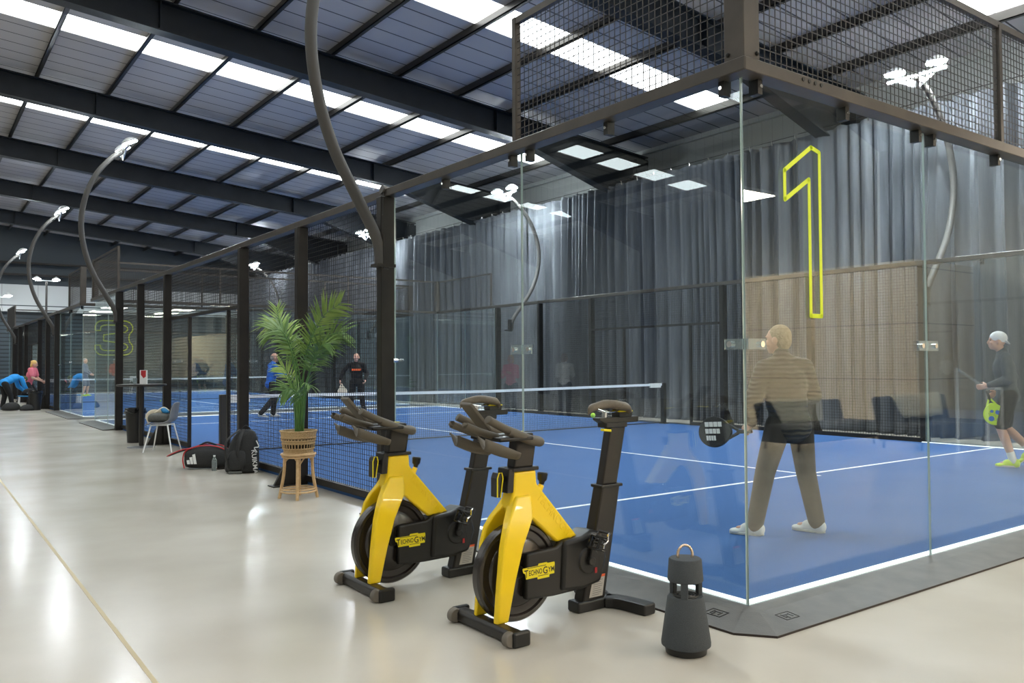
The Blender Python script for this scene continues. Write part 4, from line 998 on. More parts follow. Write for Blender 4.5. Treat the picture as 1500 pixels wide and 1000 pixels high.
rounded_bag('body', [((0.0, -0.14, 0.07), (0.12, 0, 0), (0, 0, 0.05)), ((0, -0.11, 0.085), (0.15, 0, 0), (0, 0, 0.078)), ((0, 0.05, 0.09), (0.155, 0, 0), (0, 0, 0.082)), ((0, 0.17, 0.085), (0.14, 0, 0), (0, 0, 0.075)), ((0, 0.195, 0.07), (0.10, 0, 0), (0, 0, 0.045))], 'baggrey', t)
rounded_bag('cloth', [((0.0, -0.08, 0.15), (0.05, 0, 0), (0, 0.05, 0)), ((0.0, -0.06, 0.19), (0.07, 0.02, 0), (0, 0.07, 0)), ((0.02, -0.03, 0.23), (0.06, 0.02, 0), (0, 0.05, 0)), ((0.02, -0.02, 0.25), (0.02, 0.01, 0), (0, 0.02, 0))], 'cyan', t)
b = MB(); b.tube(spline([(0.06, 0.21, 0.0), (0.05, 0.24, 0.11), (0.04, 0.17, 0.18), (0.05, 0.06, 0.18), (0.04, -0.02, 0.16)], 6), 0.024, 8, sc=(1.4, 0.5)); b.tube(spline([(-0.05, 0.10, 0.165), (0.02, -0.02, 0.25), (0.0, -0.12, 0.20)], 5), 0.012, 8); b.build('towel_strap', 'towel', t)
t = thing('high_table', 'tall round bar table with a black top on one pole', 'table', (-0.55, 12.30, FZ))
b = MB(); b.lathe([(0.01, 1.055), (0.39, 1.055), (0.40, 1.062), (0.40, 1.08), (0.395, 1.085), (0.01, 1.085)], seg=48); b.build('table_top', 'blackmetal', t, smooth=True)
b = MB(); b.tube([(0, 0, 0.02), (0, 0, 1.06)], 0.04, 16); b.build('pole', 'blackmetal', t, smooth=True)
b = MB(); b.lathe([(0.01, 0.03), (0.06, 0.028), (0.22, 0.012), (0.225, 0.0), (0.01, 0.0)], seg=40); b.build('base', 'greymetal', t, smooth=True)
t = thing('drinking_cup', 'clear plastic cup on the high round table', 'cup', (-0.68, 12.2, FZ + 1.086))
b = MB(); b.lathe([(0.001, 0.0), (0.026, 0.0), (0.036, 0.10), (0.034, 0.10), (0.025, 0.004), (0.001, 0.004)], seg=20, caps=False); b.build('cup_wall', 'bottle', t, smooth=True)
t = thing('menu_card', 'small white and dark red card stand on the high round table', 'card', (-0.53, 12.25, FZ + 1.086), math.radians(-35))
b = MB(); b.use('white').box(-0.06, 0.06, -0.015, 0.015, 0, 0.24); b.use('red').prism([(-0.04, 0.235), (0.045, 0.235), (0.045, 0.13), (0.005, 0.10), (-0.04, 0.16)], 'y', -0.017, -0.0152); b.build('card', None, t)

# ------------------------------------------------------------------ people
def hand(b, wr, d, n, side, curl=0.5, s=1.0):
    wr = Vector(wr); d = Vector(d).normalized(); n = Vector(n); n = (n - d * n.dot(d)).normalized(); l = d.cross(n) * side
    pc = wr + d * 0.045 * s
    b.cap(wr, wr + d * 0.03 * s, 0.026 * s, 0.027 * s, 10)
    for k in (-1.5, -0.5, 0.5, 1.5): b.cap(wr + d * 0.02 * s + l * k * 0.010 * s, wr + d * 0.085 * s + l * k * 0.019 * s, 0.014 * s, 0.0125 * s, 8)
    for k, ln in zip((-1.5, -0.5, 0.5, 1.5), (0.058, 0.075, 0.082, 0.072)):
        p = wr + d * 0.088 * s + l * k * 0.020 * s
        a1 = curl * 0.6; a2 = curl * 1.5
        d1 = (d * math.cos(a1) + n * math.sin(a1)); d2 = (d * math.cos(a2) + n * math.sin(a2)); d3 = (d * math.cos(a2 + curl) + n * math.sin(a2 + curl))
        q = p + d1 * ln * 0.48 * s; r = q + d2 * ln * 0.32 * s; e = r + d3 * ln * 0.25 * s
        b.cap(p, q, 0.0105 * s, 0.0095 * s, 8); b.cap(q, r, 0.0095 * s, 0.009 * s, 8); b.cap(r, e, 0.009 * s, 0.008 * s, 8)
    p = wr + d * 0.025 * s + l * 0.028 * s; q = p + (d * 0.55 + l * 0.6 + n * (0.3 + 0.4 * curl)).normalized() * 0.038 * s; e = q + (d * 0.85 + l * 0.1 + n * (0.3 + 0.6 * curl)).normalized() * 0.032 * s
    b.cap(p, q, 0.013 * s, 0.011 * s, 8); b.cap(q, e, 0.011 * s, 0.009 * s, 8)

def person(label, loc, rz, J, W, sc=1.0, voxel=0.009):
    t = thing('person', label, 'person', loc, rz); t.scale = (sc, sc, sc)
    V = {k: Vector(v) for k, v in J.items() if not isinstance(v, (int, float))}
    hy = J.get('hy', 0.0); hp = J.get('hp', 0.0)
    pel, chest, neck, head = V['pel'], V['chest'], V['neck'], V['head']
    up = (neck - pel).normalized(); rgt = (V['shR'] - V['shL']).normalized(); fw = up.cross(rgt).normalized() * 1.0
    T3 = Matrix((rgt, fw, up)).transposed().to_4x4()
    HR = R4(hy) @ R4(hp, 'X')
    fem = W.get('female', False)
    def torso(b, e):
        wch = (0.150 if fem else 0.170) + e; wp = (0.160 if fem else 0.150) + e
        b.ell(pel, (wp, 0.110 + e, 0.12 + e), T3); b.ell(pel.lerp(chest, 0.5), ((0.125 if fem else 0.150) + e, 0.105 + e, 0.16 + e), T3); b.ell(chest, (wch, 0.112 + e, 0.17 + e), T3)
        b.cap(V['shL'].lerp(chest, 0.18), V['shR'].lerp(chest, 0.18), 0.050 + e, 0.050 + e)
        b.cap(chest + up * 0.10, neck, 0.085 + e, 0.055 + e * 0.6)
    body = MB()
    torso(body, -0.004); body.cap(neck, head - Vector((0, 0, 0.05)), 0.053, 0.05)
    H = Matrix.Translation(head) @ HR
    def hell(b, c, r, rot=None): b.ell(H @ Vector(c), r, HR @ (rot or Matrix()))
    hell(body, (0, -0.005, 0.025), (0.076, 0.096, 0.095)); hell(body, (0, 0.022, -0.035), (0.062, 0.070, 0.075)); hell(body, (0, 0.062, -0.080), (0.030, 0.025, 0.024))
    body.cap(H @ Vector((0, 0.088, 0.018)), H @ Vector((0, 0.108, -0.022)), 0.009, 0.015, 8)
    hell(body, (0, 0.090, -0.055), (0.024, 0.010, 0.006)); hell(body, (0, 0.088, -0.064), (0.020, 0.010, 0.006)); hell(body, (0, 0.084, 0.035), (0.050, 0.012, 0.009))
    for s in (-1, 1): hell(body, (s * 0.078, -0.004, -0.005), (0.012, 0.022, 0.034)); hell(body, (s * 0.042, 0.070, -0.02), (0.022, 0.02, 0.022))
    for S, s in (('L', -1), ('R', 1)):
        sh, el, wr = V['sh' + S], V['el' + S], V['wr' + S]
        body.cap(sh, el, 0.050, 0.040); body.cap(el, el.lerp(wr, 0.35), 0.040, 0.042); body.cap(el.lerp(wr, 0.35), wr, 0.042, 0.028)
        hip, kn, an, toe = V['hip' + S], V['kn' + S], V['an' + S], V['toe' + S]
        body.cap(hip, kn, 0.085, 0.055); body.cap(kn, kn.lerp(an, 0.35), 0.054, 0.057); body.cap(kn.lerp(an, 0.35), an, 0.057, 0.038); body.cap(an - Vector((0, 0, 0.03)), toe.lerp(an, 0.25), 0.034, 0.022)
        d = V.get('hd' + S, (wr - el).normalized()); n = V.get('hn' + S, Vector((-s, 0.3, 0)))
        hand(body, wr, d, n, J.get('hs' + S, s), J.get('curl' + S, 0.5))
    bo = body.build('body', W.get('skin', 'skin'), t, remesh=voxel)
    e = MB()
    for s in (-1, 1): e.ell(H @ Vector((s * 0.032, 0.082, 0.014)), (0.010, 0.008, 0.007), HR, seg=10, rg=8)
    e.build('eyes', 'eye', t, smooth=True)
    # top
    b = MB(); ez = W.get('puff', 0.014); torso(b, ez)
    if W.get('hem'): b.ell(pel - up * 0.05, (0.158 + ez, 0.12 + ez, W['hem']), T3)
    b.cap(neck - up * 0.02, neck + up * W.get('collar', 0.01), 0.066, 0.062)
    for S in 'LR':
        sh, el, wr = V['sh' + S], V['el' + S], V['wr' + S]
        b.cap(neck - up * 0.03, sh - up * 0.005, 0.055 + ez * 0.5, 0.045 + ez * 0.5)
        if W.get('sleeve', 'long') == 'long':
            b.cap(sh - up * 0.015, el, 0.052 + ez, 0.048 + ez); b.cap(el, wr.lerp(el, 0.08), 0.048 + ez, 0.034 + ez * 0.6)
        else: b.cap(sh, sh.lerp(el, 0.65), 0.058 + ez, 0.055 + ez)
    o = b.build('top', W['top'], t, remesh=0.012)
    # bottom
    b = MB(); kind = W.get('legs', 'long'); b.ell(pel - up * 0.02, (0.158, 0.118, 0.12), T3)
    for S in 'LR':
        hip, kn, an = V['hip' + S], V['kn' + S], V['an' + S]
        if kind == 'long': b.cap(hip, kn, 0.105, 0.080); b.cap(kn, an - (kn - an).normalized() * 0.005, 0.080, 0.066)
        elif kind == 'shorts': b.cap(hip, hip.lerp(kn, 0.88), 0.105, 0.090)
    if kind == 'skirt': b.cap(pel, pel - Vector((0, 0, 0.22)), 0.15, 0.18)
    b.build('trousers' if kind == 'long' else kind, W['bottom'], t, remesh=0.012)
    # shoes
    for S in 'LR':
        an, toe = V['an' + S], V['toe' + S]; d = (toe - an); d.z = 0; d.normalize(); hl = J.get('heel' + S, 0.0)
        ankz = an.z; ty = math.atan2(-(d.x), d.y); pit = -math.asin(max(-1, min(1, (ankz - 0.085 - 0.0) / 0.22))) if ankz > 0.10 else 0
        M = Matrix.Translation(Vector((an.x, an.y, an.z - 0.055))) @ R4(ty) @ R4(pit, 'X')
        b = MB()
        for (c, r) in (((0, -0.02, 0.015), (0.045, 0.058, 0.060)), ((0, 0.045, 0.016), (0.043, 0.075, 0.047)), ((0, 0.06, -0.002), (0.042, 0.085, 0.036)), ((0.0, 0.14, -0.010), (0.043, 0.062, 0.026))): b.ell(M @ Vector(c), r, R4(ty) @ R4(pit, 'X'))
        so = b.build('shoe', W['shoes'], t, remesh=0.008)
        b = MB(); pr = []
        for k in range(20):
            a = 2 * PI * k / 20; pr.append((0.045 * math.cos(a) * (1 if math.sin(a) > 0 else 0.88), 0.065 + 0.135 * math.sin(a)))
        b.prism(pr, 'z', -0.032, -0.012, M); b.build('sole', W.get('sole', 'sole'), so, bevel=0.004)
        if W.get('socks'):
            b = MB(); b.cap(an - Vector((0, 0, 0.02)), an.lerp(V['kn' + S], 0.22), 0.046, 0.047); b.build('sock', W['socks'], t, smooth=True)
    hk = W.get('hair')
    if hk:
        b = MB(); style, m = hk
        if style == 'short':
            hell(b, (0, -0.018, 0.038), (0.082, 0.094, 0.094)); hell(b, (0, -0.045, 0.0), (0.078, 0.064, 0.085)); b.build('hair', m, t, remesh=0.008)
        elif style == 'thin':
            hell(b, (0, -0.040, 0.008), (0.0795, 0.066, 0.075)); b.build('hair', m, t, remesh=0.008)
        elif style == 'long':
            hell(b, (0, -0.018, 0.035), (0.086, 0.098, 0.098)); hell(b, (0, -0.06, -0.03), (0.075, 0.05, 0.10)); hell(b, (0, -0.08, 0.06), (0.045, 0.045, 0.045)); b.build('hair', m, t, remesh=0.008)
        elif style == 'cap':
            hell(b, (0, -0.012, 0.045), (0.087, 0.103, 0.088)); b.ell(H @ Vector((0, -0.10, 0.0)), (0.07, 0.055, 0.013), HR @ R4(math.radians(38), 'X')); b.build('cap', m, t, remesh=0.008)
        elif style == 'beanie': hell(b, (0, -0.01, 0.04), (0.086, 0.104, 0.090)); b.build('cap', m, t, remesh=0.008)
    return t

def frame(x, z):
    x = Vector(x).normalized(); z = Vector(z); z = (z - x * z.dot(x)).normalized(); y = z.cross(x)
    return Matrix(((x.x, y.x, z.x, 0), (x.y, y.y, z.y, 0), (x.z, y.z, z.z, 0), (0, 0, 0, 1)))
def racket(label, loc, M, col='bagblack', deco=None, holes=True):
    """padel racket: local x = width, z = length up from the grip end, y = thickness"""
    t = thing('padel_racket', label, 'racket', (0, 0, 0)); t.matrix_world = Matrix.Translation(loc) @ M
    b = MB(); n = 36; out = []; inn = []
    for k in range(n):
        a = 2 * PI * k / n; rx = 0.128 * math.cos(a); rz = 0.135 * math.sin(a); 
        if rz < 0: rx *= 1 - 0.25 * (abs(rz) / 0.135) ** 2; rz *= 1.12
        out.append((rx, 0.32 + rz))
    b.prism(out, 'y', -0.019, 0.019); h = b.build('head', col, t, bevel=0.006, smooth=True)
    b = MB(); b.box(-0.016, 0.016, -0.015, 0.015, 0.0, 0.13); b.build('grip', 'black', t, bevel=0.008)
    b = MB()
    for s in (-1, 1): b.bar((s * 0.010, 0, 0.115), (s * 0.055, 0, 0.20), 0.022, 0.026, up=(0, 1, 0))
    b.build('bridge', col, t, bevel=0.004)
    if holes:
        b = MB()
        for i in range(-4, 5):
            for j in range(-4, 5):
                if i * i + j * j < 15: b.tube([(i * 0.02, -0.0195, 0.33 + j * 0.02), (i * 0.02, 0.0195, 0.33 + j * 0.02)], 0.005, 6)
        b.build('holes', 'black', h)
    if deco == 'stripes':
        b = MB()
        for (x0, z0_, z1_) in ((0.062, 0.25, 0.40), (0.005, 0.265, 0.395), (-0.052, 0.30, 0.385)):
            for sg in (-1, 1):
                for kk in range(4):
                    zz = z0_ + (z1_ - z0_) * kk / 4; b.prism([(x0 - 0.02, zz), (x0 + 0.02, zz + 0.004), (x0 + 0.02, zz + (z1_ - z0_) / 4), (x0 - 0.02, zz + (z1_ - z0_) / 4 - 0.005)], 'y', sg * 0.019, sg * 0.0205)
        for (x0, x1, z) in ():
            b.prism([(x0, z - 0.018), (x1, z - 0.012), (x1 - 0.01, z + 0.022), (x0 + 0.008, z + 0.014)], 'y', -0.0205, -0.019); b.prism([(x0, z - 0.018), (x1, z - 0.012), (x1 - 0.01, z + 0.022), (x0 + 0.008, z + 0.014)], 'y', 0.019, 0.0205)
        b.build('stripe_pattern', 'white', h)
    elif deco == 'patch':
        b = MB()
        for (x, z, r) in ((-0.05, 0.36, 0.035), (0.04, 0.30, 0.03), (0.03, 0.39, 0.025), (-0.02, 0.27, 0.02)):
            for s in (-1, 1): b.tube([(x, s * 0.019, z), (x, s * 0.0205, z)], r, 7)
        b.build('blue_patch', 'bluecloth', h)
    return t

STAND = dict(pel=(0, 0, 0.93), chest=(0, 0.0, 1.22), neck=(0, -0.005, 1.45), head=(0, 0.02, 1.59), shL=(-0.175, 0, 1.40), shR=(0.175, 0, 1.40))
# man in the padded jacket, seen from behind
hdg = math.radians
J = dict(pel=(0.0, 0.0, 0.90), chest=(-0.02, 0.035, 1.19), neck=(-0.03, 0.05, 1.405), head=(-0.045, 0.075, 1.535), hy=hdg(38), hp=-0.03,
         shL=(-0.185, 0.055, 1.325), shR=(0.155, 0.03, 1.335), elL=(-0.275, 0.06, 1.07), wrL=(-0.235, 0.17, 0.865), hdL=(-0.35, 0.55, -0.55), hnL=(1, 0.2, 0), curlL=1.2,
         elR=(0.245, 0.05, 1.09), wrR=(0.165, 0.30, 1.06), hdR=(-0.5, 0.8, 0.0), curlR=0.6,
         hipL=(-0.095, 0.0, 0.86), hipR=(0.095, 0.0, 0.86), knL=(-0.20, 0.03, 0.49), anL=(-0.31, 0.0, 0.09), toeL=(-0.45, 0.10, 0.03), knR=(0.17, 0.05, 0.48), anR=(0.215, -0.02, 0.09), toeR=(0.10, 0.12, 0.03))
m1 = person('man in an olive grey padded jacket walking, seen from behind through the corner glass', (1.875, 1.05, 0.0), hdg(-24), J,
       dict(top='puffer', puff=0.024, hem=0.14, collar=0.035, bottom='trouser', legs='long', shoes='shoewhite', hair=('short', 'hair')), 1.0, voxel=0.007)
racket('black padel racket with a white barred pattern held by the man in the padded jacket', (0, 0, 0), Matrix.Translation((1.735, 1.30, 0.80)) @ frame((0.12, 0.1, 0.98), (-0.30, 0.93, 0.12)), 'bagblack', 'stripes')
# man in the white cap, walking to the left
J = dict(pel=(0.0, 0.0, 0.92), chest=(0.0, 0.03, 1.21), neck=(0.0, 0.05, 1.43), head=(0.0, 0.10, 1.565), hy=0.0, hp=0.05,
         shL=(-0.19, 0.04, 1.37), shR=(0.19, 0.02, 1.37), elL=(-0.24, 0.02, 1.09), wrL=(-0.21, 0.24, 1.01), hdL=(0.1, 0.9, -0.15), hnL=(1, 0, 0), curlL=0.9,
         elR=(0.25, -0.10, 1.11), wrR=(0.22, 0.08, 0.93), hdR=(0, 0.6, -0.5), curlR=1.0,
         hipL=(-0.095, 0.0, 0.88), hipR=(0.095, 0.0, 0.88), knL=(-0.10, 0.10, 0.49), anL=(-0.10, -0.03, 0.09), toeL=(-0.10, 0.14, 0.03), knR=(0.10, 0.02, 0.49), anR=(0.10, -0.26, 0.20), toeR=(0.10, -0.14, 0.08))
m2 = person('man in a white backwards cap and charcoal top on the right of the court', (7.68, 1.88, 0.0), hdg(32), J,
       dict(top='charcoal', puff=0.018, hem=0.12, bottom='blackcloth', legs='shorts', shoes='shoelime', socks='shoewhite', hair=('cap', 'capwhite')), 1.03)
racket('lime green and blue padel racket held low by the man in the white cap', (0, 0, 0), Matrix.Translation((7.42, 2.02, 0.98)) @ R4(hdg(32)) @ R4(hdg(165), 'X') @ R4(PI / 2, 'Z'), 'shoelime', 'patch')
# man in blue beyond the net
J = dict(pel=(0.0, 0.0, 0.90), chest=(0.0, 0.04, 1.19), neck=(0.0, 0.06, 1.41), head=(0.0, 0.10, 1.55), hy=hdg(-15), hp=0.0,
         shL=(-0.18, 0.05, 1.36), shR=(0.18, 0.05, 1.36), elL=(-0.22, 0.16, 1.12), wrL=(-0.10, 0.36, 1.08), curlL=1.0, elR=(0.24, 0.14, 1.12), wrR=(0.14, 0.36, 1.12), curlR=1.0,
         hipL=(-0.095, 0.0, 0.86), hipR=(0.095, 0.0, 0.86), knL=(-0.12, 0.14, 0.48), anL=(-0.12, 0.10, 0.09), toeL=(-0.12, 0.26, 0.03), knR=(0.12, 0.03, 0.48), anR=(0.14, -0.30, 0.12), toeR=(0.16, -0.14, 0.03))
person('balding man in a blue jacket stepping forward beyond the net, left of the palm', (3.86, 18.2, 0.0), hdg(-92), J,
       dict(top='bluecloth', puff=0.020, hem=0.13, bottom='blackcloth', legs='long', shoes='shoewhite', hair=('thin', 'hairgrey')), 1.0)
racket('dark padel racket held in both hands by the man in the blue jacket', (0, 0, 0), Matrix.Translation((4.20, 18.2, 1.08)) @ R4(hdg(-92)) @ R4(hdg(-40), 'X'), 'bagblack', None, False)
# man in black with a red chest stripe
J = dict(pel=(0.0, 0.0, 0.91), chest=(0.0, 0.03, 1.20), neck=(0.0, 0.05, 1.42), head=(0.0, 0.09, 1.56), hy=0.1, hp=0.1,
         shL=(-0.19, 0.04, 1.37), shR=(0.19, 0.04, 1.37), elL=(-0.28, 0.0, 1.10), wrL=(-0.25, 0.18, 0.92), curlL=0.7, elR=(0.37, 0.08, 1.16), wrR=(0.43, 0.16, 0.93), hdR=(0.05, 0.2, -1), curlR=1.2,
         hipL=(-0.10, 0.0, 0.87), hipR=(0.10, 0.0, 0.87), knL=(-0.15, 0.06, 0.48), anL=(-0.20, 0.0, 0.09), toeL=(-0.23, 0.15, 0.03), knR=(0.14, 0.06, 0.48), anR=(0.18, 0.0, 0.09), toeR=(0.22, 0.15, 0.03))
mb = person('bald man in a black top with a red chest stripe beyond the net', (6.35, 18.3, 0.0), hdg(150), J,
       dict(top='blackcloth', puff=0.018, hem=0.12, bottom='blackcloth', legs='long', shoes='blackcloth'), 1.0)
b = MB(); b.box(-0.13, 0.12, 0.168, 0.176, 1.19, 1.25); b.build('chest_stripe', 'orangered', mb)
racket('pale padel racket hanging from the hand of the man in black', (0, 0, 0), Matrix.Translation((5.90, 18.36, 0.93)) @ R4(hdg(150)) @ R4(hdg(188), 'Y'), 'towel', None, False)
# far players on the other court
J = dict(STAND); J.update(hy=-0.3, elL=(-0.22, 0.05, 1.12), wrL=(-0.15, 0.24, 1.0), elR=(0.22, 0.05, 1.12), wrR=(0.13, 0.26, 1.0), hipL=(-0.1, 0, 0.88), hipR=(0.1, 0, 0.88),
         knL=(-0.17, 0.08, 0.48), anL=(-0.24, 0, 0.09), toeL=(-0.25, 0.15, 0.03), knR=(0.17, 0.08, 0.48), anR=(0.24, 0, 0.09), toeR=(0.25, 0.15, 0.03))
person('player in a grey top and lime shoes on the farther court', (2.65, 38.5, 0.0), hdg(-120), J, dict(top='greyshirt', bottom='greyshirt', legs='shorts', shoes='shoelime', hair=('short', 'hairgrey')), 1.0)
person('person in an orange red top at the back of the farther court', (4.4, 41.2, 0.0), hdg(150), J, dict(top='orange', bottom='greyshirt', legs='long', shoes='blackcloth', hair=('cap', 'capwhite')), 1.0)
# the two by the fence on the left
J = dict(pel=(0.0, -0.08, 0.88), chest=(0.0, 0.22, 1.02), neck=(0.0, 0.42, 1.02), head=(0.0, 0.54, 0.96), hy=0.0, hp=-0.9,
         shL=(-0.18, 0.38, 1.02), shR=(0.18, 0.38, 1.02), elL=(-0.20, 0.46, 0.75), wrL=(-0.12, 0.62, 0.58), elR=(0.20, 0.46, 0.75), wrR=(0.12, 0.62, 0.58),
         hipL=(-0.095, -0.1, 0.84), hipR=(0.095, -0.1, 0.84), knL=(-0.11, -0.0, 0.46), anL=(-0.12, -0.08, 0.09), toeL=(-0.12, 0.08, 0.03), knR=(0.12, 0.06, 0.46), anR=(0.13, 0.12, 0.09), toeR=(0.13, 0.28, 0.03))
person('person in a light blue jacket bending over bags at the far left', (-1.20, 28.4, FZ), hdg(-68), J, dict(top='sky_blue', puff=0.022, bottom='blackcloth', legs='long', shoes='greyshirt', hair=('beanie', 'olive')), 1.0)
J = dict(pel=(0.0, -0.02, 0.80), chest=(0.0, 0.08, 1.08), neck=(0.0, 0.14, 1.30), head=(0.0, 0.18, 1.43), hy=0.2, hp=-0.25,
         shL=(-0.165, 0.13, 1.25), shR=(0.165, 0.13, 1.25), elL=(-0.20, 0.20, 0.98), wrL=(-0.10, 0.40, 0.86), elR=(0.21, 0.22, 0.98), wrR=(0.14, 0.42, 0.90),
         hipL=(-0.095, 0.0, 0.78), hipR=(0.095, 0.0, 0.78), knL=(-0.10, 0.20, 0.46), anL=(-0.11, 0.08, 0.09), toeL=(-0.11, 0.22, 0.03), knR=(0.12, 0.20, 0.46), anR=(0.13, 0.06, 0.09), toeR=(0.13, 0.22, 0.03))
person('fair haired woman in a pink shirt leaning forward at the far left', (-0.50, 29.3, FZ), hdg(-120), J, dict(top='pink', female=True, puff=0.02, sleeve='short', bottom='blackcloth', legs='long', shoes='blackcloth', hair=('long', 'blonde')), 1.03)
# people on the hall side that the side glass mirrors
J = dict(STAND); J.update(hy=0.2, elL=(-0.22, 0.05, 1.12), wrL=(-0.14, 0.26, 1.15), elR=(0.22, 0.05, 1.12), wrR=(0.13, 0.28, 1.2), hipL=(-0.1, 0, 0.88), hipR=(0.1, 0, 0.88),
         knL=(-0.10, 0.03, 0.48), anL=(-0.11, 0, 0.09), toeL=(-0.12, 0.15, 0.03), knR=(0.10, 0.03, 0.48), anR=(0.11, 0, 0.09), toeR=(0.12, 0.15, 0.03))
person('woman in a pale grey sweater standing in the hall, mirrored in the side glass', (-10.0, 13.6, FZ), hdg(60), J, dict(top='white', female=True, bottom='blackcloth', legs='long', shoes='blackcloth', hair=('long', 'hair')), 0.97)
person('woman in a pink top talking in the hall, mirrored in the side glass', (-9.0, 14.6, FZ), hdg(-120), J, dict(top='pink', female=True, bottom='blackcloth', legs='long', shoes='blackcloth', hair=('long', 'blonde')), 0.95)

# things around them
def pedal_bin(loc, label, h=0.62, r=0.17):
    t = thing('waste_bin', label, 'bin', loc)
    b = MB(); b.lathe([(0.01, 0), (r * 0.8, 0), (r, h - 0.04), (r * 1.03, h - 0.04), (r * 1.03, h - 0.01), (r * 0.97, h), (r * 0.93, h - 0.02), (0.02, 0.06)], seg=28, caps=False); b.build('bin_body', 'black', t, smooth=True)
    b = MB(); R = []
    for k in range(24):
        a = 2 * PI * k / 24; R.append((r * (1.06 + 0.05 * math.sin(3 * a)) * math.cos(a), r * (1.06 + 0.05 * math.sin(5 * a)) * math.sin(a), h - 0.06 + 0.02 * math.sin(4 * a)))
    b.tube(R, 0.016, 6, closed=True); b.lathe([(r * 1.05, h - 0.06), (r * 1.06, h + 0.005), (r * 0.95, h + 0.01)], seg=24, caps=False); b.build('bin_liner', 'glossblack', t)
pedal_bin((-0.43, 13.35, FZ), 'black waste bin with a bag liner behind the high round table')
pedal_bin((-0.50, 27.4, FZ), 'black waste bin by the far left fence post', 0.62, 0.2)
for (x, y, s, lb) in ((-1.15, 27.6, 0.27, 'dark sports bag on the floor below the bending person'), (-0.75, 27.3, 0.20, 'dark holdall on the floor beside the low white stool')):
    o = rounded_bag('holdall', [((0, 0, 0), (s, 0, 0), (0, s * .6, 0)), ((0, 0, s * .3), (s * 1.05, 0, 0), (0, s * .66, 0)), ((0.02, 0, s * .75), (s * .85, 0, 0), (0, s * .5, 0)), ((0.02, 0, s * 1.0), (s * .4, 0, 0), (0, s * .25, 0))], 'bagblack', None)
    o.location = (x, y, FZ); tag(o, lb, 'bag')
t = thing('low_stool', 'small white legged stool between the people at the far left', 'stool', (-0.66, 28.05, FZ))
b = MB(); b.box(-0.25, 0.25, -0.18, 0.18, 0.42, 0.45); b.build('seat', 'cyan', t, bevel=0.01)
for sx in (-1, 1):
    for sy in (-1, 1): b = MB(); b.tube([(sx * 0.22, sy * 0.15, 0.42), (sx * 0.24, sy * 0.17, 0)], 0.015, 8); b.build('leg', 'white', t)
o = rounded_bag('jacket_pile', [((0, 0, 0), (0.2, 0, 0), (0, 0.14, 0)), ((0, 0, 0.1), (0.22, 0, 0), (0, 0.16, 0)), ((0.03, 0, 0.25), (0.12, 0, 0), (0, 0.1, 0))], 'blackcloth', None); o.location = (-0.62, 28.0, FZ + 0.45); tag(o, 'heap of dark clothes on the low stool at the far left', 'clothes')
t = thing('folding_chair', 'pale chair beside the person in orange at the back of the farther court', 'chair', (5.2, 40.6, 0.0))
b = MB(); b.box(-0.2, 0.2, -0.2, 0.2, 0.43, 0.46); b.build('seat', 'white', t); b = MB(); b.box(-0.2, 0.2, 0.18, 0.21, 0.6, 0.85); b.build('backrest', 'white', t)
for sx in (-1, 1):
    for sy in (-1, 1): b = MB(); b.tube([(sx * 0.18, sy * 0.18, 0.85 if sy > 0 else 0.44), (sx * 0.2, sy * 0.2, 0)], 0.013, 8); b.build('leg', 'white', t)
for (p, lb) in (((3.78, 5.53, 0.647), 'lime tennis ball in the air just behind the bicycle saddle'), ((3.9, 30.0, 0.033), 'lime tennis ball lying on the farther court')):
    b = MB(); b.ell((0, 0, 0), (0.033, 0.033, 0.033)); o = b.build('tennis_ball', 'ball', None, smooth=True); o.location = p; tag(o, lb, 'ball')

# ------------------------------------------------------------------ lounge corner beside the camera, mirrored by the front glass
b = MB(); b.box(10.8, 11.0, -15.5, -4.72, FZ, 3.2); struct(b.build('wall_lounge', 'boardwall'), 'beige board wall of the lounge, mirrored in the front glass')
b = MB(); b.box(11.0, 13.0, -4.9, -4.72, FZ, 3.2); struct(b.build('wall_side', 'boardwall'))
def sofa(loc, rz, w, label, h=0.78):
    t = thing('lounge_sofa', label, 'sofa', loc, rz)
    b = MB(); b.box(-w / 2, w / 2, -0.38, 0.40, 0.12, 0.40); b.build('seat', 'darkfab', t, bevel=0.05, bseg=3)
    b = MB(); b.prism([(0.26, 0.25), (0.40, 0.25), (0.50, h), (0.36, h)], 'x', -w / 2, w / 2); b.build('backrest', 'darkfab', t, bevel=0.05, bseg=3)
    for s in (-1, 1):
        for q in (-0.3, 0.32): b = MB(); b.tube([(s * (w / 2 - 0.1), q, 0.13), (s * (w / 2 - 0.08), q, 0)], 0.02, 8); b.build('leg', 'black', t)
    return t
def throw(loc, rz, w, label, h=0.78):
    b = MB(); n = 14; A = []
    pr = [(0.225, h - 0.36), (0.285, h - 0.2), (0.340, h + 0.02), (0.43, h + 0.04), (0.53, h + 0.01), (0.52, h - 0.25), (0.49, h - 0.38)]
    for i in range(n + 1):
        x = -w / 2 + w * i / n
        A.append([b.bm.verts.new((x * (1 - 0.08 * abs(j - 3)), -(-y) + (0.012 * math.sin(i * 1.3 + j) if j not in (2, 3) else 0), z + 0.02 * math.sin(i * 0.7) * (1 if j in (0, 6) else 0))) for j, (y, z) in enumerate(pr)])
    for i in range(n):
        for j in range(len(pr) - 1): b.face([A[i][j], A[i + 1][j], A[i + 1][j + 1], A[i][j + 1]])
    o = b.build('throw', 'towel', None, smooth=True, sub=1, angle=80); o.location = loc; o.rotation_euler = (0, 0, rz); sd = o.modifiers.new('s', 'SOLIDIFY'); sd.thickness = 0.012
    tag(o, label, 'blanket')
sofa((8.45, -5.1, FZ), hdg(180), 2.3, 'dark lounge sofa in front of the beige wall, mirrored in the front glass', 0.74)
throw((8.3, -5.1, FZ), hdg(180), 1.5, 'cream throw over the sofa by the beige wall', 0.74)
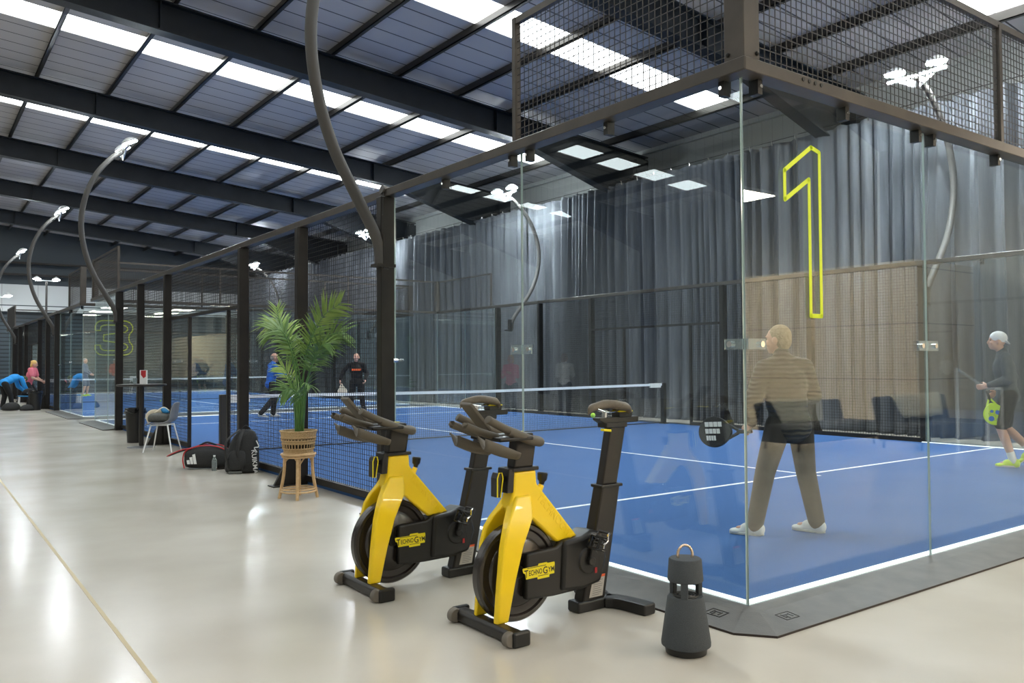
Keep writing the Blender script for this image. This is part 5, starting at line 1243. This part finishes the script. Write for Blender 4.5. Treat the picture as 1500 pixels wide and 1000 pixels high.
sofa((10.0, -4.0, FZ), hdg(180), 2.2, 'dark lounge sofa nearer the court, beyond the end of the beige wall', 0.82)
throw((10.1, -4.0, FZ), hdg(180), 1.7, 'cream throw over the sofa nearer the court', 0.82)
t = thing('handrail', 'thin metal stair handrail mirrored beside the beige wall', 'handrail', (0, 0, 0))
b = MB(); b.tube([(9.31, -3.3, 1.24), (10.29, -3.3, 0.91), (10.81, -3.3, 0.90)], 0.02, 8); b.build('rail', 'white', t)
for p in ((9.31, -3.3, 1.24), (10.29, -3.3, 0.91), (10.81, -3.3, 0.90)): b = MB(); b.tube([p, (p[0], p[1], FZ)], 0.018, 8); b.build('post', 'white', t)
t = thing('wall_sign', 'green sign lettering on a dark board, mirrored at the right edge', 'sign', (12.6, -2.7, 0.85))
b = MB(); b.box(-0.02, 0.02, -0.9, 0.9, -0.9, 1.2); b.build('board', 'darkwall', t)
text_mesh('PADEL', 0.42, 'lettering', 'green', t, Matrix.Translation((-0.025, 0.0, 0.12)) @ R4(-PI / 2) @ R4(PI / 2, 'X'), 0.002, 0.004)
for (x, y) in ((5.5, -7.5), (9.2, -7.5), (5.5, -11.5), (9.2, -11.5), (-2.5, -9.0), (-8.0, -9.0), (10.0, -2.3)):  # unseen fill lamps, added to light the lounge wall, throws and foreground
    t = thing('fill_lamp', 'flat square warm fill lamp added out of view below the roof', 'lamp', (x, y, 4.6), 0, 'added fill lamps')
    b = MB(); b.box(-0.62, 0.62, -0.62, 0.62, 0.0, 0.06); b.build('housing', 'white', t)
    b = MB(); b.box(-0.58, 0.58, -0.58, 0.58, -0.012, -0.002); b.build('diffuser', 'loungefill' if x > 0 and y < -3 else 'warmfill', t)
    for s in (-1, 1): b = MB(); b.tube([(s * 0.5, 0, 0.06), (s * 0.5, 0, roofz(x) - 4.8)], 0.006, 6); b.build('cable', 'steel', t)

# ------------------------------------------------------------------ camera
f, yaw, pitch, roll, cx, cy, cz = 1211.850, 0.6312474, 0.0265659, -0.0058745, -3.8163629, -2.9908136, 1.3629141
fwd = Vector((math.sin(yaw) * math.cos(pitch), math.cos(yaw) * math.cos(pitch), math.sin(pitch)))
rt = Vector((math.cos(yaw), -math.sin(yaw), 0)); up = rt.cross(fwd)
r2 = rt * math.cos(roll) + up * math.sin(roll); u2 = -rt * math.sin(roll) + up * math.cos(roll)
cam = bpy.data.cameras.new('camera'); cam.sensor_width = 36; cam.lens = f / 1500 * 36; cam.clip_end = 200
co = bpy.data.objects.new('camera', cam); COL.objects.link(co)
co.matrix_world = Matrix(((r2.x, u2.x, -fwd.x, cx), (r2.y, u2.y, -fwd.y, cy), (r2.z, u2.z, -fwd.z, cz), (0, 0, 0, 1)))
sc = bpy.context.scene; sc.camera = co
w = bpy.data.worlds.new('world'); sc.world = w; w.use_nodes = True
w.node_tree.nodes['Background'].inputs[0].default_value = (0.6, 0.7, 0.8, 1); w.node_tree.nodes['Background'].inputs[1].default_value = 0.3
sc.view_settings.view_transform = 'Standard'; sc.view_settings.look = 'None'; sc.view_settings.gamma = 1; sc.view_settings.use_curve_mapping = False
sc.view_settings.exposure = 0.06
sc.cycles.max_bounces = 10; sc.cycles.transparent_max_bounces = 64; sc.cycles.diffuse_bounces = 4; sc.cycles.glossy_bounces = 4
